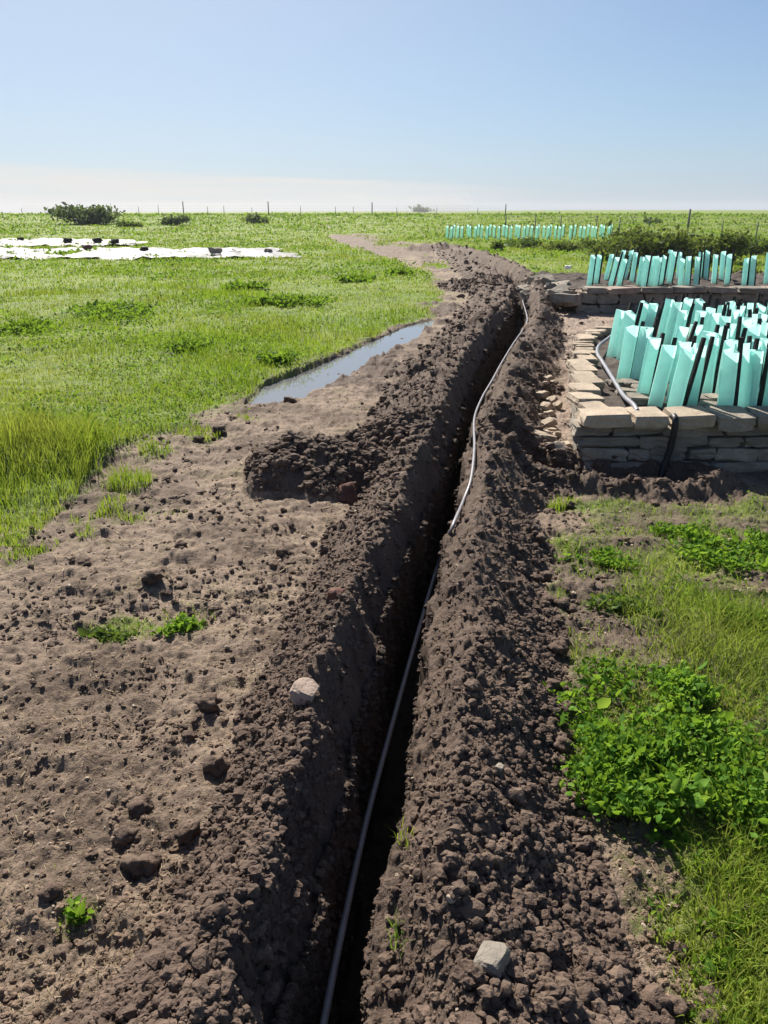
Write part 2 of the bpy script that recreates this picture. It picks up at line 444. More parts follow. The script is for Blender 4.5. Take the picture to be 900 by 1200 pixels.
def mat_ground():
    t = NT("earth_and_turf")
    n1, n2, n3 = t.noise(3.0, 5), t.noise(22, 5, 0.65), t.noise(160, 3)
    nb = t.noise(0.35, 4)
    mud = t.mix(t.rng(n1, 0.35, 0.65), (0.205, 0.150, 0.111), (0.315, 0.238, 0.178))
    mud = t.mix(t.rng(n2, 0.52, 0.72), mud, (0.095, 0.068, 0.053))
    mud = t.mix(t.mul(t.rng(n3, 0.55, 0.7), 0.5), mud, (0.31, 0.24, 0.175))
    n4 = t.noise(65, 6, 0.75)
    n5 = t.noise(1.5, 6, 0.72)
    mud = t.mix(t.mul(t.rng(n5, 0.47, 0.57), 0.8), mud, (0.088, 0.060, 0.044))
    mud = t.mix(t.mul(t.rng(n5, 0.45, 0.36), 0.45), mud, (0.185, 0.160, 0.080))
    mud = t.mix(t.mul(t.rng(n4, 0.54, 0.66), 0.6), mud, (0.060, 0.044, 0.036))
    mud = t.mix(t.mul(t.rng(n4, 0.46, 0.36), 0.5), mud, (0.32, 0.25, 0.185))
    grav = t.mix(t.rng(n2, 0.4, 0.65), (0.31, 0.235, 0.185), (0.20, 0.15, 0.125))
    grav = t.mix(t.rng(n3, 0.5, 0.7), grav, (0.42, 0.33, 0.25))
    col = t.mix(t.attr('gravel'), mud, grav)
    spo = t.mix(t.rng(n1, 0.35, 0.68), (0.080, 0.054, 0.041), (0.140, 0.099, 0.075))
    spo = t.mix(t.mul(t.rng(n4, 0.47, 0.36), 0.45), spo, (0.21, 0.165, 0.138))
    spo = t.mix(t.rng(n2, 0.5, 0.75), spo, (0.060, 0.045, 0.038))
    spo = t.mix(t.mul(t.rng(n3, 0.55, 0.72), 0.5), spo, (0.22, 0.17, 0.14))
    gr = t.mix(t.rng(nb, 0.35, 0.65), (0.125, 0.195, 0.022), (0.195, 0.245, 0.034))
    gr = t.mix(t.rng(n1, 0.45, 0.7), gr, (0.085, 0.130, 0.026))
    gr = t.mix(t.mul(t.rng(n2, 0.55, 0.75), 0.5), gr, (0.19, 0.17, 0.075))
    ga = t.attr('grass')
    col = t.mix(t.rng(t.mul(ga, t.rng(n2, 0.3, 0.7, -0.25, 0.25), 'ADD'), 0.25, 0.75), col, gr)
    col = t.mix(t.mul(t.attr('wet'), 0.75), col, (0.105, 0.078, 0.060))
    sp = t.rng(t.mul(t.attr('spoil'), t.rng(n2, 0.3, 0.7, -0.2, 0.2), 'ADD'), 0.3, 0.6)
    col = t.mix(sp, col, spo)
    col = t.mix(t.mul(t.attr('deep'), 0.9), col, t.mix(t.rng(n2, 0.35, 0.65), (0.042, 0.030, 0.024), (0.085, 0.060, 0.046)))  # trench shade darkened into the soil colour below ground level
    h = t.mul(t.mul(n2, 1.0), t.mul(n3, 0.5), 'ADD')
    nrm = t.bump(t.mul(h, t.mul(n4, 0.8), 'ADD'), 0.9, 0.014)
    return t.end(t.bsdf(col, 0.85, 0.25, nrm))
def mat_leaf(name, c0, c1, c2, trans=0.45, dry=None):
    t = NT(name)
    tone = t.attr('tone')
    col = t.mix(t.rng(tone, 0, 0.5), c0, c1)
    col = t.mix(t.rng(tone, 0.5, 1.0), col, c2)
    if dry:
        col = t.mix(t.mul(t.rng(t.noise(0.45, 4), 0.44, 0.66), 0.75), col, dry)
    d = t.bsdf(col, 0.7, 0.12)
    tr = t.n('ShaderNodeBsdfTranslucent', {'Color': t.mix(0.35, col, (0.28, 0.38, 0.015))})
    m = t.n('ShaderNodeMixShader', {0: trans})
    t.t.links.new(d, m.inputs[1]); t.t.links.new(tr.outputs[0], m.inputs[2])
    return t.end(m.outputs[0])
def mat_soil(name, a, b, c):
    t = NT(name)
    n1, n2 = t.noise(9, 4), t.noise(70, 4)
    col = t.mix(t.rng(n1, 0.35, 0.65), a, b)
    col = t.mix(t.rng(n2, 0.52, 0.75), col, c)
    return t.end(t.bsdf(col, 0.88, 0.2, t.bump(n2, 0.8, 0.01)))
def mat_stone(name, a, b, c):
    t = NT(name)
    oi = t.n('ShaderNodeObjectInfo')
    n1, n2 = t.noise(6, 5), t.noise(55, 5, 0.7)
    col = t.mix(oi.outputs['Random'], a, b)
    col = t.mix(t.rng(n1, 0.4, 0.7), col, c)
    col = t.mix(t.mul(t.rng(n2, 0.5, 0.75), 0.6), col, tuple(x * 0.55 for x in a))
    return t.end(t.bsdf(col, 0.85, 0.25, t.bump(t.mul(n1, n2, 'ADD'), 0.7, 0.015)))
def mat_plain(name, c, rough=0.5, spec=0.4, var=0.25, scale=8, **k):
    t = NT(name)
    n = t.noise(scale, 4)
    col = t.mix(t.rng(n, 0.35, 0.7), c, tuple(x * (1 - var) for x in c))
    return t.end(t.bsdf(col, rough, spec, t.bump(n, 0.2, 0.005), **k))
M = {}
M['ground'] = mat_ground()
M['grass'] = mat_leaf("meadow_grass", (0.112, 0.215, 0.017), (0.195, 0.305, 0.024), (0.315, 0.375, 0.055), 0.5, (0.27, 0.24, 0.07))
M['lawn'] = mat_leaf('short_green_grass', (0.100, 0.205, 0.018), (0.180, 0.300, 0.026), (0.320, 0.370, 0.070), 0.5, (0.26, 0.24, 0.09))
M['weed'] = mat_leaf("broad_weed_leaf", (0.060, 0.160, 0.020), (0.130, 0.275, 0.030), (0.240, 0.365, 0.060), 0.5)
M['meadow_weed'] = mat_leaf("meadow_weed_leaf", (0.070, 0.160, 0.020), (0.115, 0.235, 0.026), (0.190, 0.310, 0.040), 0.5)
M['dark_weed'] = mat_leaf("dark_weed_leaf", (0.045, 0.090, 0.028), (0.080, 0.140, 0.038), (0.130, 0.190, 0.050), 0.35)
M['bush'] = mat_leaf("olive_bush_leaf", (0.055, 0.085, 0.028), (0.100, 0.135, 0.040), (0.185, 0.185, 0.070), 0.35)
M['grey_bush'] = mat_leaf("grey_green_leaf", (0.055, 0.085, 0.055), (0.085, 0.120, 0.075), (0.140, 0.175, 0.105), 0.3)
M['soil'] = mat_soil("dark_crumbly_soil", (0.083, 0.057, 0.044), (0.150, 0.107, 0.082), (0.055, 0.039, 0.031))
M['tracksoil'] = mat_soil('track_soil', (0.135, 0.094, 0.067), (0.22, 0.157, 0.112), (0.085, 0.059, 0.044))
M['shadesoil'] = mat_soil('trench_shade_soil', (0.050, 0.036, 0.028), (0.100, 0.071, 0.055), (0.034, 0.025, 0.02))  # trench wall crumbs, base colour darkened to carry the trench's shade
M['grit'] = mat_soil('pale_grit', (0.30, 0.235, 0.18), (0.42, 0.34, 0.26), (0.2, 0.155, 0.12))
M['redsoil'] = mat_soil("reddish_soil", (0.105, 0.052, 0.042), (0.14, 0.075, 0.06), (0.06, 0.038, 0.034))
M['bedsoil'] = mat_soil("bed_soil", (0.050, 0.040, 0.035), (0.085, 0.067, 0.056), (0.12, 0.10, 0.082))
M['stone'] = mat_stone("weathered_slate_stone", (0.215, 0.190, 0.160), (0.360, 0.310, 0.250), (0.155, 0.14, 0.122))
M['cap'] = mat_stone("sandy_capstone", (0.40, 0.325, 0.245), (0.52, 0.42, 0.32), (0.30, 0.245, 0.19))
M['pinkstone'] = mat_stone("pinkish_stone", (0.33, 0.245, 0.20), (0.40, 0.31, 0.25), (0.24, 0.19, 0.165))
M['stake'] = mat_plain("dark_timber", (0.035, 0.03, 0.03), 0.8, 0.2, 0.4, 30)
M['pipe'] = mat_plain("pale_grey_pipe", (0.25, 0.245, 0.27), 0.4, 0.4, 0.25, 12)
M['blackpipe'] = mat_plain("black_rubber", (0.012, 0.012, 0.014), 0.5, 0.4)
M['post'] = mat_plain("grey_fence_timber", (0.22, 0.21, 0.20), 0.8, 0.2)
M['wire'] = mat_plain("galvanised_wire", (0.25, 0.25, 0.25), 0.5, 0.4)
M['plastic'] = mat_plain("white_plastic_film", (0.30, 0.30, 0.31), 0.6, 0.12, 0.5, 0.8)
M['white'] = mat_plain("white_plastic_scrap", (0.8, 0.8, 0.78), 0.4, 0.4, 0.1)
M['straw'] = mat_leaf("dry_straw", (0.17, 0.125, 0.08), (0.28, 0.21, 0.135), (0.40, 0.32, 0.21), 0.15)
def mat_guard(name, tint):
    t = NT(name)
    oc = t.obj()
    sx = t.n('ShaderNodeSeparateXYZ'); t.t.links.new(oc, sx.inputs[0])
    dirt = t.rng(sx.outputs[2], 0.0, 0.12, 0.45, 0.0)
    n = t.noise(14, 4)
    col = t.mix(t.rng(n, 0.3, 0.7), tint, tuple(min(1, x * 1.12) for x in tint))
    col = t.mix(t.mul(dirt, t.rng(n, 0.35, 0.65)), col, (0.30, 0.27, 0.20))
    d = t.bsdf(col, 0.42, 0.4)
    tr = t.n('ShaderNodeBsdfTranslucent', {'Color': col})
    m = t.n('ShaderNodeMixShader', {0: 0.55})
    t.t.links.new(d, m.inputs[1]); t.t.links.new(tr.outputs[0], m.inputs[2])
    return t.end(m.outputs[0])
M['guard'] = mat_guard("mint_plastic", (0.54, 0.86, 0.81))
M['paleguard'] = mat_guard("faded_mint_plastic", (0.55, 0.83, 0.74))
def mat_water():
    t = NT("muddy_water")
    n = t.noise(5, 2)
    return t.end(t.bsdf((0.15, 0.155, 0.16), 0.03, 0.5, t.bump(n, 0.05, 0.01), IOR=1.5))
M['water'] = mat_water()
t = NT("sea_water")
M['sea'] = t.end(t.bsdf((0.04, 0.07, 0.09), 0.25, 0.5, t.bump(t.noise(0.3, 3), 0.4, 0.5)))

# ---------------------------------------------------------------- ground sheets
ys = [-3.0, -2.4, -1.8, -1.2, -0.7, -0.3, 0.0, 0.2, 0.35, 0.48, 0.58]
y = 0.64
while y < 1240:
    ys.append(y)
    k = 0.0042 if y < 9 else 0.0042 + 0.006 * min(1, (y - 9) / 20)
    if y > 60: k = 0.025
    y += y * k
ys = np.array(ys)
core = np.linspace(-0.60, 0.60, 861)
wing = 0.60 + np.cumsum(0.0016 * 1.085 ** np.arange(1, 62))
us = np.concatenate([-wing[::-1], core, wing])
Dy = 0.58 + 0.93 * np.maximum(ys, 0.3)
X = us[None, :] * Dy[:, None]
Y = np.repeat(ys[:, None], len(us), 1)
xv, yv = X.ravel(), Y.ravel()
zv, ms = terrain(xv, yv)
nr, nc = X.shape
idx = np.arange(nr * nc).reshape(nr, nc)
quads = np.stack([idx[:-1, :-1], idx[:-1, 1:], idx[1:, 1:], idx[1:, :-1]], -1).reshape(-1, 4)
fm = lambda a: a[quads].mean(1)
f_tr, f_sl, f_sr, f_heap = fm(ms['tr']), fm(ms['spl']), fm(ms['spr']), fm(ms['heap'])
f_grass, fx, fy = fm(ms['grass']), fm(xv), fm(yv)
inside = fm(ms['ins']) > -0.004
zone = np.zeros(len(quads), int)
hc = HEAPS[0][0]
zone[in_poly(fx, fy, gpoly([(-900,640),(0,612),(105,575),(205,508),(290,470),(420,408),(500,376),(512,345),(500,320),(455,303),(385,277),(430,274),(480,284),(530,289),(600,308),(640,336),(655,338),(650,600),(660,750),(705,960),(800,1200)]) + [(0.75,-4),(-12,-4),(-12,4)])] = 1
zone[f_sl > 0.25] = 2
zone[f_sr > 0.25] = 3
zone[(f_heap > 0.3) & (np.hypot(fx - hc[0], fy - hc[1]) < 0.75) & (zone == 1)] = 4
zone[inside & (fm(ms['far']) > 0.1) & (fy < 21.5)] = 5
V = np.stack([xv, yv, zv], 1)
def sub_sheet(name, zid):
    q = quads[zone == zid]
    u, inv = np.unique(q, return_inverse=True)
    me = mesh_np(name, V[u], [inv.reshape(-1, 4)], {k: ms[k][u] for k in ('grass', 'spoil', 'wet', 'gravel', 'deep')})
    return link_mesh(name, me, M['ground'])
tag(sub_sheet('ground', 0), kind='structure')
tag(sub_sheet('dirt_track', 1), kind='structure')
tag(sub_sheet('soil_bank', 2), 'long ridge of crumbly dark earth along the left edge of the trench', 'soil bank', 'earth banks thrown up beside the trench')
tag(sub_sheet('soil_bank', 3), 'long ridge of lumpy brown earth along the right edge of the trench', 'soil bank', 'earth banks thrown up beside the trench')
tag(sub_sheet('soil_heap', 4), 'dark low heap of fresh earth on the track, below the puddle', 'soil heap')
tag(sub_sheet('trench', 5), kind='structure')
sea = mesh_np('sea', np.array([(-1500, 60, -4.5), (1500, 60, -4.5), (1500, 1250, -4.5), (-1500, 1250, -4.5)]), [np.array([[0, 1, 2, 3]])])
tag(link_mesh('sea', sea, M['sea']), kind='structure')
# thin sea air over the fields
bm = bmesh.new(); bmesh.ops.create_cube(bm, size=1.0)
for v_ in bm.verts:
    v_.co = Vector((v_.co.x * 9400, 640 + v_.co.y * 1340, -1 + v_.co.z * 22))
t = NT("sea_air")
vh = t.n('ShaderNodeVolumePrincipled', {'Color': (0.96, 0.98, 1.0, 1), 'Density': HAZE, 'Anisotropy': 0.1})
t.t.links.new(vh.outputs[0], t.out.inputs['Volume'])
tag(link_mesh('haze', bm_mesh('haze', bm), t.m), kind='stuff')
# puddle
c = np.mean(np.array(PUDDLE), 0)
rim = [c + (np.array(p) - c) * 1.0 for p in PUDDLE]
fine = []
for i in range(len(rim)):
    a, b = rim[i], rim[(i + 1) % len(rim)]
    for k in range(6):
        p = a + (b - a) * k / 6
        o = (p - c) / np.linalg.norm(p - c)
        fine.append(p + o * 0.16 * (0.7 + 0.5 * random.random()))
me = mesh_np('puddle', np.array([(p[0], p[1], -0.028) for p in fine]), [np.arange(len(fine))[None, :]], smooth=False)
tag(link_mesh('puddle', me, M['water']), kind='structure')

# ---------------------------------------------------------------- plants
def blades(px, py, pz, h, w, tone, lean=0.45):
    n = len(px)
    a = RNG.uniform(0, 2 * PI, n)
    la = RNG.uniform(0, 2 * PI, n)
    ln = h * lean * RNG.uniform(0.15, 1.0, n)
    ux, uy = np.cos(a) * w / 2, np.sin(a) * w / 2
    mx, my = px + np.cos(la) * ln * 0.35, py + np.sin(la) * ln * 0.35
    v = np.empty((n, 5, 3))
    v[:, 0] = np.stack([px - ux, py - uy, pz - 0.01], 1)
    v[:, 1] = np.stack([px + ux, py + uy, pz - 0.01], 1)
    v[:, 2] = np.stack([mx + ux * .8, my + uy * .8, pz + h * 0.6], 1)
    v[:, 3] = np.stack([mx - ux * .8, my - uy * .8, pz + h * 0.6], 1)
    v[:, 4] = np.stack([px + np.cos(la) * ln, py + np.sin(la) * ln, pz + h], 1)
    b = np.arange(n)[:, None] * 5
    q = b + np.array([[0, 1, 2, 3]])
    tri = b + np.array([[3, 2, 4]])
    return v.reshape(-1, 3), q, tri, np.repeat(tone, 5)
def leaves(cx, cy, cz, size, tone, up=0.5):
    n = len(cx)
    d = RNG.normal(size=(n, 3)); d[:, 2] = np.abs(d[:, 2]) * 0.5 + up * 0.4
    d /= np.linalg.norm(d, axis=1)[:, None]
    s = np.cross(d, RNG.normal(size=(n, 3))); s /= np.linalg.norm(s, axis=1)[:, None]
    c = np.stack([cx, cy, cz], 1)
    L = size[:, None]
    nrm = np.cross(d, s)
    v = np.empty((n, 6, 3))
    v[:, 0] = c
    v[:, 1] = c + d * L * 0.35 + s * L * 0.32 + nrm * L * 0.08
    v[:, 2] = c + d * L * 0.75 + s * L * 0.24 + nrm * L * 0.05
    v[:, 3] = c + d * L * 1.05 - nrm * L * 0.08
    v[:, 4] = c + d * L * 0.75 - s * L * 0.24 + nrm * L * 0.05
    v[:, 5] = c + d * L * 0.35 - s * L * 0.32 + nrm * L * 0.08
    b = np.arange(n)[:, None] * 6
    return v.reshape(-1, 3), b + np.array([[0, 1, 2, 3]]), b + np.array([[0, 3, 4, 5]]), np.repeat(tone, 6)
def grass_object(name, px, py, h, w, tone, mat, lean=0.45):
    pz, _ = terrain(px, py, False)
    v, q, tri, tn = blades(px, py, pz, h, w, tone, lean)
    me = mesh_np(name, v, [q, tri], {'tone': tn}, smooth=True)
    return link_mesh(name, me, mat)
# big meadow: density falls with distance, blades grow into small tufts
N = 520000
r = np.exp(RNG.uniform(math.log(3.2), math.log(150), N))
th = np.radians(RNG.uniform(-44, 42, N))
gx, gy = r * np.sin(th), r * np.cos(th)
zz, gm = terrain(gx, gy, False)
excl = smask(gx, gy, RAVG, 0.1, 46) > 0.4
BEDS = [[(1.15, 4.6), (1.35, 6.3), (1.9, 8.4), (2.6, 9.2), (9, 9.4), (9, 4.7)], [(3.2, 12.8), (3.2, 17), (12, 17), (12, 12.8)]]
inbed = in_poly(gx, gy, BEDS[0]) | in_poly(gx, gy, BEDS[1])
clump = fbm(gx / 0.7, gy / 0.7, 3, 300)
keep = (gm['grass'] > 0.34) & ~excl & ~inbed & (gm['pud'] < 0.1) & (RNG.random(N) < 0.75 + 0.5 * clump)
gx, gy, r, clump = gx[keep], gy[keep], r[keep], clump[keep]
tallc = sstep(0.0, 0.5, fbm(gx / 1.6, gy / 1.6, 2, 301))
edge_t = np.exp(-((gx - TG[0]) ** 2 / 0.7 + (gy - TG[1]) ** 2 / 0.35))
h = (0.045 + 0.06 * tallc + 0.02 * np.clip(clump, -1, 1)) * RNG.uniform(0.5, 1.3, len(gx)) * (1 + 0.35 * sstep(8, 40, r)) + edge_t * RNG.uniform(0.06, 0.34, len(gx)) * (0.5 + 0.5 * sstep(-.3, .3, fbm(gx / .25, gy / .25, 2, 303)))
w = np.clip(0.0008 * r, 0.004, 0.06) * RNG.uniform(0.7, 1.5, len(gx))
tone = np.clip(0.5 + 0.35 * fbm(gx / 2.5, gy / 2.0, 2, 302) + 0.25 * RNG.normal(size=len(gx)) - 0.2 * tallc, 0, 1)
tag(grass_object('meadow_grass', gx, gy, h, w, tone, M['grass'], 0.8), kind='stuff')
# rough grass among the bare soil, right side and tufts on the track
def patch_pts(n, x0, x1, y0, y1):
    # more where nearer
    yy = 1.0 / RNG.uniform(1 / y1, 1 / y0, n)
    xx = RNG.uniform(x0, x1, n) 
    return xx, yy
xx, yy = patch_pts(330000, -2.0, 3.4, 0.7, 5.2)
_, pm = terrain(xx, yy, False)
inr = (in_poly(xx, yy, RAVG) | (xx < 0))
fld = in_poly(xx, yy, FIELD)
kp = inr & ~fld & (RNG.random(len(xx)) < np.clip(pm['grass'] - 0.12, 0, 1) ** 1.1 * 0.95) & ~in_poly(xx, yy, BEDS[0])
xx, yy = xx[kp], yy[kp]
gg = pm['grass'][kp]
tall = np.exp(-(((xx - G(880, 760)[0]) ** 2 + (yy - G(880, 760)[1]) ** 2) / 0.12))
h = (0.016 + 0.034 * gg) * RNG.uniform(0.4, 1.5, len(xx)) + tall * RNG.uniform(0.04, 0.15, len(xx))
w = RNG.uniform(0.002, 0.0048, len(xx))
tone = np.clip(0.5 + 0.5 * fbm(xx / 0.3, yy / 0.3, 3, 310) + 0.32 * RNG.normal(size=len(xx)), 0, 1)
tag(grass_object('rough_grass', xx, yy, h, w, tone, M['lawn'], 1.3), kind='stuff')
# broad-leaved herbs mixed through the meadow
n = 230000
r = np.exp(RNG.uniform(math.log(3.2), math.log(120), n))
th = np.radians(RNG.uniform(-44, 42, n))
gx, gy = r * np.sin(th), r * np.cos(th)
pz, gm = terrain(gx, gy, False)
c1 = fbm(gx / 0.9, gy / 0.9, 3, 330) + 0.6 * fbm(gx / 3.5, gy / 3.5, 2, 331)
keep = (gm['grass'] > 0.4) & ~(smask(gx, gy, RAVG, 0.1, 46) > 0.4) & ~in_poly(gx, gy, BEDS[0]) & ~in_poly(gx, gy, BEDS[1]) & ~in_poly(gx, gy, [tuple(np.mean(np.array(PUDDLE), 0) + (np.array(p_) - np.mean(np.array(PUDDLE), 0)) * 1.12) for p_ in PUDDLE]) & (RNG.random(n) < np.clip(c1 * 2.2 - 0.1, 0.03, 0.9))
gx, gy, pz, r, c1 = gx[keep], gy[keep], pz[keep], r[keep], c1[keep]
v, q1, q2, tn = leaves(gx, gy, pz + RNG.uniform(0.01, 0.11, len(gx)) * (0.6 + c1), 0.006 + 0.0026 * r * RNG.uniform(0.6, 1.4, len(gx)), np.clip(RNG.normal(0.5, 0.28, len(gx)), 0, 1), 0.5)
tag(link_mesh('meadow_herbs', mesh_np('meadow_herbs', v, [q1, q2], {'tone': tn}), M['meadow_weed']), kind='stuff')
# small rosettes and clover-like leaves between the blades
xx, yy = patch_pts(190000, -2.0, 3.0, 0.7, 5.2)
_, pm = terrain(xx, yy, False)
kp = (in_poly(xx, yy, RAVG) | (xx < 0)) & ~in_poly(xx, yy, FIELD) & ~in_poly(xx, yy, BEDS[0]) & (RNG.random(len(xx)) < np.clip(pm['grass'] - 0.2, 0, 1) ** 1.5 * (0.5 + fbm(xx / 0.15, yy / 0.15, 2, 311)))
xx, yy = xx[kp], yy[kp]
pz, _ = terrain(xx, yy, False)
v, q1, q2, tn = leaves(xx, yy, pz + RNG.uniform(0.004, 0.03, len(xx)), RNG.uniform(0.006, 0.022, len(xx)), np.clip(0.5 + 0.5 * fbm(xx / 0.25, yy / 0.25, 2, 312) + RNG.normal(0, 0.25, len(xx)), 0, 1), 0.2)
tag(link_mesh('ground_cover', mesh_np('ground_cover', v, [q1, q2], {'tone': tn}), M['weed']), kind='stuff')

def plant(name, cx, cy, rx, ry, h, n, leaf, mat, label, cat, group=None, lumps_n=7, stems=True, base=None, spiky=0.0, lr=(0.30, 0.55), spread=0.65):
    z0 = base if base is not None else float(terrain(np.array([cx]), np.array([cy]), False)[0][0])
    root = empty(name, (cx, cy, z0), label, cat, group)
    lc = [(RNG.uniform(-spread, spread) * rx, RNG.uniform(-spread, spread) * ry, h * RNG.uniform(0.10, 0.62), RNG.uniform(*lr)) for _ in range(lumps_n)]
    lc.append((0, 0, h * 0.40, 0.5 if lr[1] > 0.5 else 0.3))
    k = RNG.integers(0, len(lc), n)
    A = np.array(lc)[k]
    d = RNG.normal(size=(n, 3)); d /= np.linalg.norm(d, axis=1)[:, None]
    rad = RNG.uniform(0.35, 1.0, n) ** 0.5 * (1 + 0.25 * RNG.normal(size=n))
    x = A[:, 0] + d[:, 0] * A[:, 3] * rx * rad
    y = A[:, 1] + d[:, 1] * A[:, 3] * ry * rad
    z = A[:, 2] + d[:, 2] * A[:, 3] * h * 0.75 * rad + spiky * h * np.clip(np.abs(RNG.normal(size=n)) - 1.2, 0, 1) * 0.3
    g, _ = terrain(x + cx, y + cy, False)
    z = np.maximum(z, g - z0 + RNG.uniform(0, 0.12, n) * h)
    tone = np.clip(RNG.normal(0.38, 0.22, n) + 0.45 * (hsh(k, k * 0, 5) - 0.3), 0, 1)
    v, q1, q2, tn = leaves(x, y, z, leaf * np.exp(RNG.normal(-0.2, 0.38, n)), tone)
    link_mesh('foliage', mesh_np('foliage', v, [q1, q2], {'tone': tn}), mat, root)
    if stems:
        vs, fs = [], []
        for (a, b, c2, s) in lc:
            tv, tf = tube([(0, 0, -0.03), (a * 0.7, b * 0.7, c2 * 0.5), (a, b, c2 + 0.3 * s * h)], [0.012 * h + 0.002, 0.008 * h + 0.0015, 0.003 * h + 0.001], 5)
            o = len(vs)
            vs += tv
            fs += [tuple(i + o for i in f) for f in tf]
        link_mesh('stem', py_mesh('stem', vs, fs), M['stake'], root)
    return root
# the leafy weed clump in the right foreground
a = G(765, 880)
plant('weed_clump', a[0], a[1], 0.30, 0.42, 0.15, 9500, 0.022, M['weed'], 'bright green leafy weed clump beside the right earth bank in the foreground', 'weed', lumps_n=30, lr=(0.10, 0.34), spread=0.85)
a = G(735, 715); plant('weed_clump', a[0], a[1], 0.17, 0.10, 0.05, 420, 0.022, M['dark_weed'], 'small sparse weed clump just above the bright leafy one', 'weed')
a = G(850, 655); plant('weed_clump', a[0], a[1], 0.26, 0.22, 0.07, 1100, 0.028, M['weed'], 'fresh green weed clump on bare soil below the stone wall', 'weed', lumps_n=9)
a = G(215, 735); plant('weed_clump', a[0], a[1], 0.12, 0.08, 0.05, 420, 0.020, M['weed'], 'low green weed tuft in the middle of the dry track, right one of two', 'weed', lumps_n=5)
a = G(125, 745); plant('weed_clump', a[0], a[1], 0.15, 0.09, 0.06, 480, 0.020, M['dark_weed'], 'low green weed tuft in the middle of the dry track, left one of two', 'weed', lumps_n=6)
for px, py, r1, r2, hh, nn, mt, lab in (
    (705, 662, .20, .10, .05, 700, 'weed', 'low green weed mat beside the right bank, below the bare furrow'),
    (800, 628, .17, .12, .06, 600, 'weed', 'small bright weed tuft just left of the fresh clump below the wall'),
    (890, 640, .18, .14, .07, 800, 'weed', 'bright weed clump at the right edge below the stone wall'),
    (880, 735, .20, .12, .08, 700, 'meadow_weed', 'yellowish weed clump in the lush grass tuft at the right edge'),
    (865, 975, .13, .11, .05, 500, 'meadow_weed', 'thin pale weeds in the grass below the bright leafy clump'),
    (790, 1000, .07, .05, .035, 160, 'weed', 'little weed rosette at the foot of the right bank'),
    (850, 1120, .10, .08, .04, 360, 'meadow_weed', 'thin weeds in the grass at the lower right corner')):
    a = G(px, py); plant('weed_clump', a[0], a[1], r1, r2, hh, nn, 0.019, M[mt], lab, 'weed', lumps_n=11, lr=(.15, .4), spread=.8)
a = G(92, 1080); plant('weed_clump', a[0], a[1], 0.045, 0.04, 0.04, 60, 0.024, M['weed'], 'tiny broad leaved seedling on the dry mud at lower left', 'seedling', lumps_n=3, stems=False)
for px, py, lab in ((440, 1008, 'small pale grass sprig hanging from the right trench edge, upper one'), (448, 1115, 'small green sprig growing from the right trench edge, lower one')):
    p = P(px, py, 0.06)
    sx_ = float(np.interp(p[1], *R_RIM)) + 0.025
    root = empty('grass_sprig', (sx_, p[1], hz_at(sx_ + 0.01, p[1]) - 0.02), lab, 'sprig')
    n = 34
    v, q, tri, tn = blades(RNG.normal(0, 0.009, n), RNG.normal(0, 0.02, n), np.zeros(n) + RNG.uniform(-0.01, 0.06, n), RNG.uniform(0.02, 0.045, n), np.full(n, 0.0022), RNG.uniform(0.4, 1, n), 1.3)
    link_mesh('foliage', mesh_np('foliage', v, [q, tri], {'tone': tn}), M['weed'] if py > 1050 else M['grass'], root)
# dark weed clumps in the meadow: (px, py base centre, half width px, height m, label)
MW = [(130,372,58,.26,'wide dark green weed clump in the left meadow'), (35,386,26,.20,'small dark weed clump left of the wide one in the meadow'),
      (300,358,20,.16,'dark compact weed clump in the meadow right of centre field'), (350,358,34,.18,'flat dark weed clump above the puddle'),
      (290,338,26,.15,'thin dark weed clump behind the compact one in the meadow'), (220,412,24,.12,'low weed clump in the near meadow left of the puddle'),
      (320,428,22,.12,'low weed clump on the meadow edge close to the puddle'), (60,300,40,.14,'weed fringe along the near edge of the plastic sheet'), (470,322,14,.12,'dark weed tuft where the meadow meets the far track'), (45,508,22,.24,'shaded dark weeds behind the tall grass at the left edge'),
      (105,528,22,.14,'shaded dark weeds where the left meadow meets the bare track'),(420,330,22,.10,'thin weed clump in the meadow far right corner beside the track')]
for px, py, hw, hh, lab in MW:
    a = G(px, py); wd = 1.15 * hw / FPX * math.hypot(a[1], 1.6)
    plant('weed_clump', a[0], a[1], wd, wd * 1.1, hh * 0.9, int(500 + 24 * hw), 0.014 + 0.0035 * a[1], M['meadow_weed'], lab, 'weed', 'dark weed clumps in the meadow', lumps_n=14)
# bushes
def bush(px, py, hw, top, n, leaf, mat, lab, name='bush', ln=10, depth=0.7, group=None, spiky=0.0):
    a = G(px, py); dd = math.hypot(a[1], 1.6)
    z0 = float(macro(np.array(a[0]), np.array(a[1])))
    hh = P(px, top, 0)[2]
    d = ray(px, top); tt = a[1] / d[1]; hh = EYE + d[2] * tt - z0
    wd = hw / FPX * dd
    return plant(name, a[0], a[1], wd, wd * depth, hh, n, leaf, mat, lab, 'bush', group, lumps_n=ln, spiky=spiky)
bush(97, 263, 38, 239, 2600, 0.30, M['grey_bush'], 'rounded grey green bush on the skyline at far left', ln=9)
bush(152, 266, 16, 260, 400, 0.25, M['dark_weed'], 'low dark shrub right of the rounded skyline bush')
bush(205, 264, 20, 253, 500, 0.25, M['grey_bush'], 'sparse grey shrub in the far meadow left of the fence strainer', ln=6)
bush(300, 262, 14, 250, 320, 0.25, M['grey_bush'], 'small grey shrub in front of the far fence strainer', ln=5)
bush(495, 249, 14, 242, 300, 0.6, M['grey_bush'], 'small dim shrub on the far skyline beside the smoke')
bush(765, 312, 55, 262, 5200, 0.11, M['bush'], 'broad tangled olive bush behind the second stone bed', ln=16, spiky=0.6)
bush(828, 309, 42, 268, 2600, 0.11, M['bush'], 'tall wispy bush joined to the right end of the tangled olive bush', ln=9, spiky=0.8)
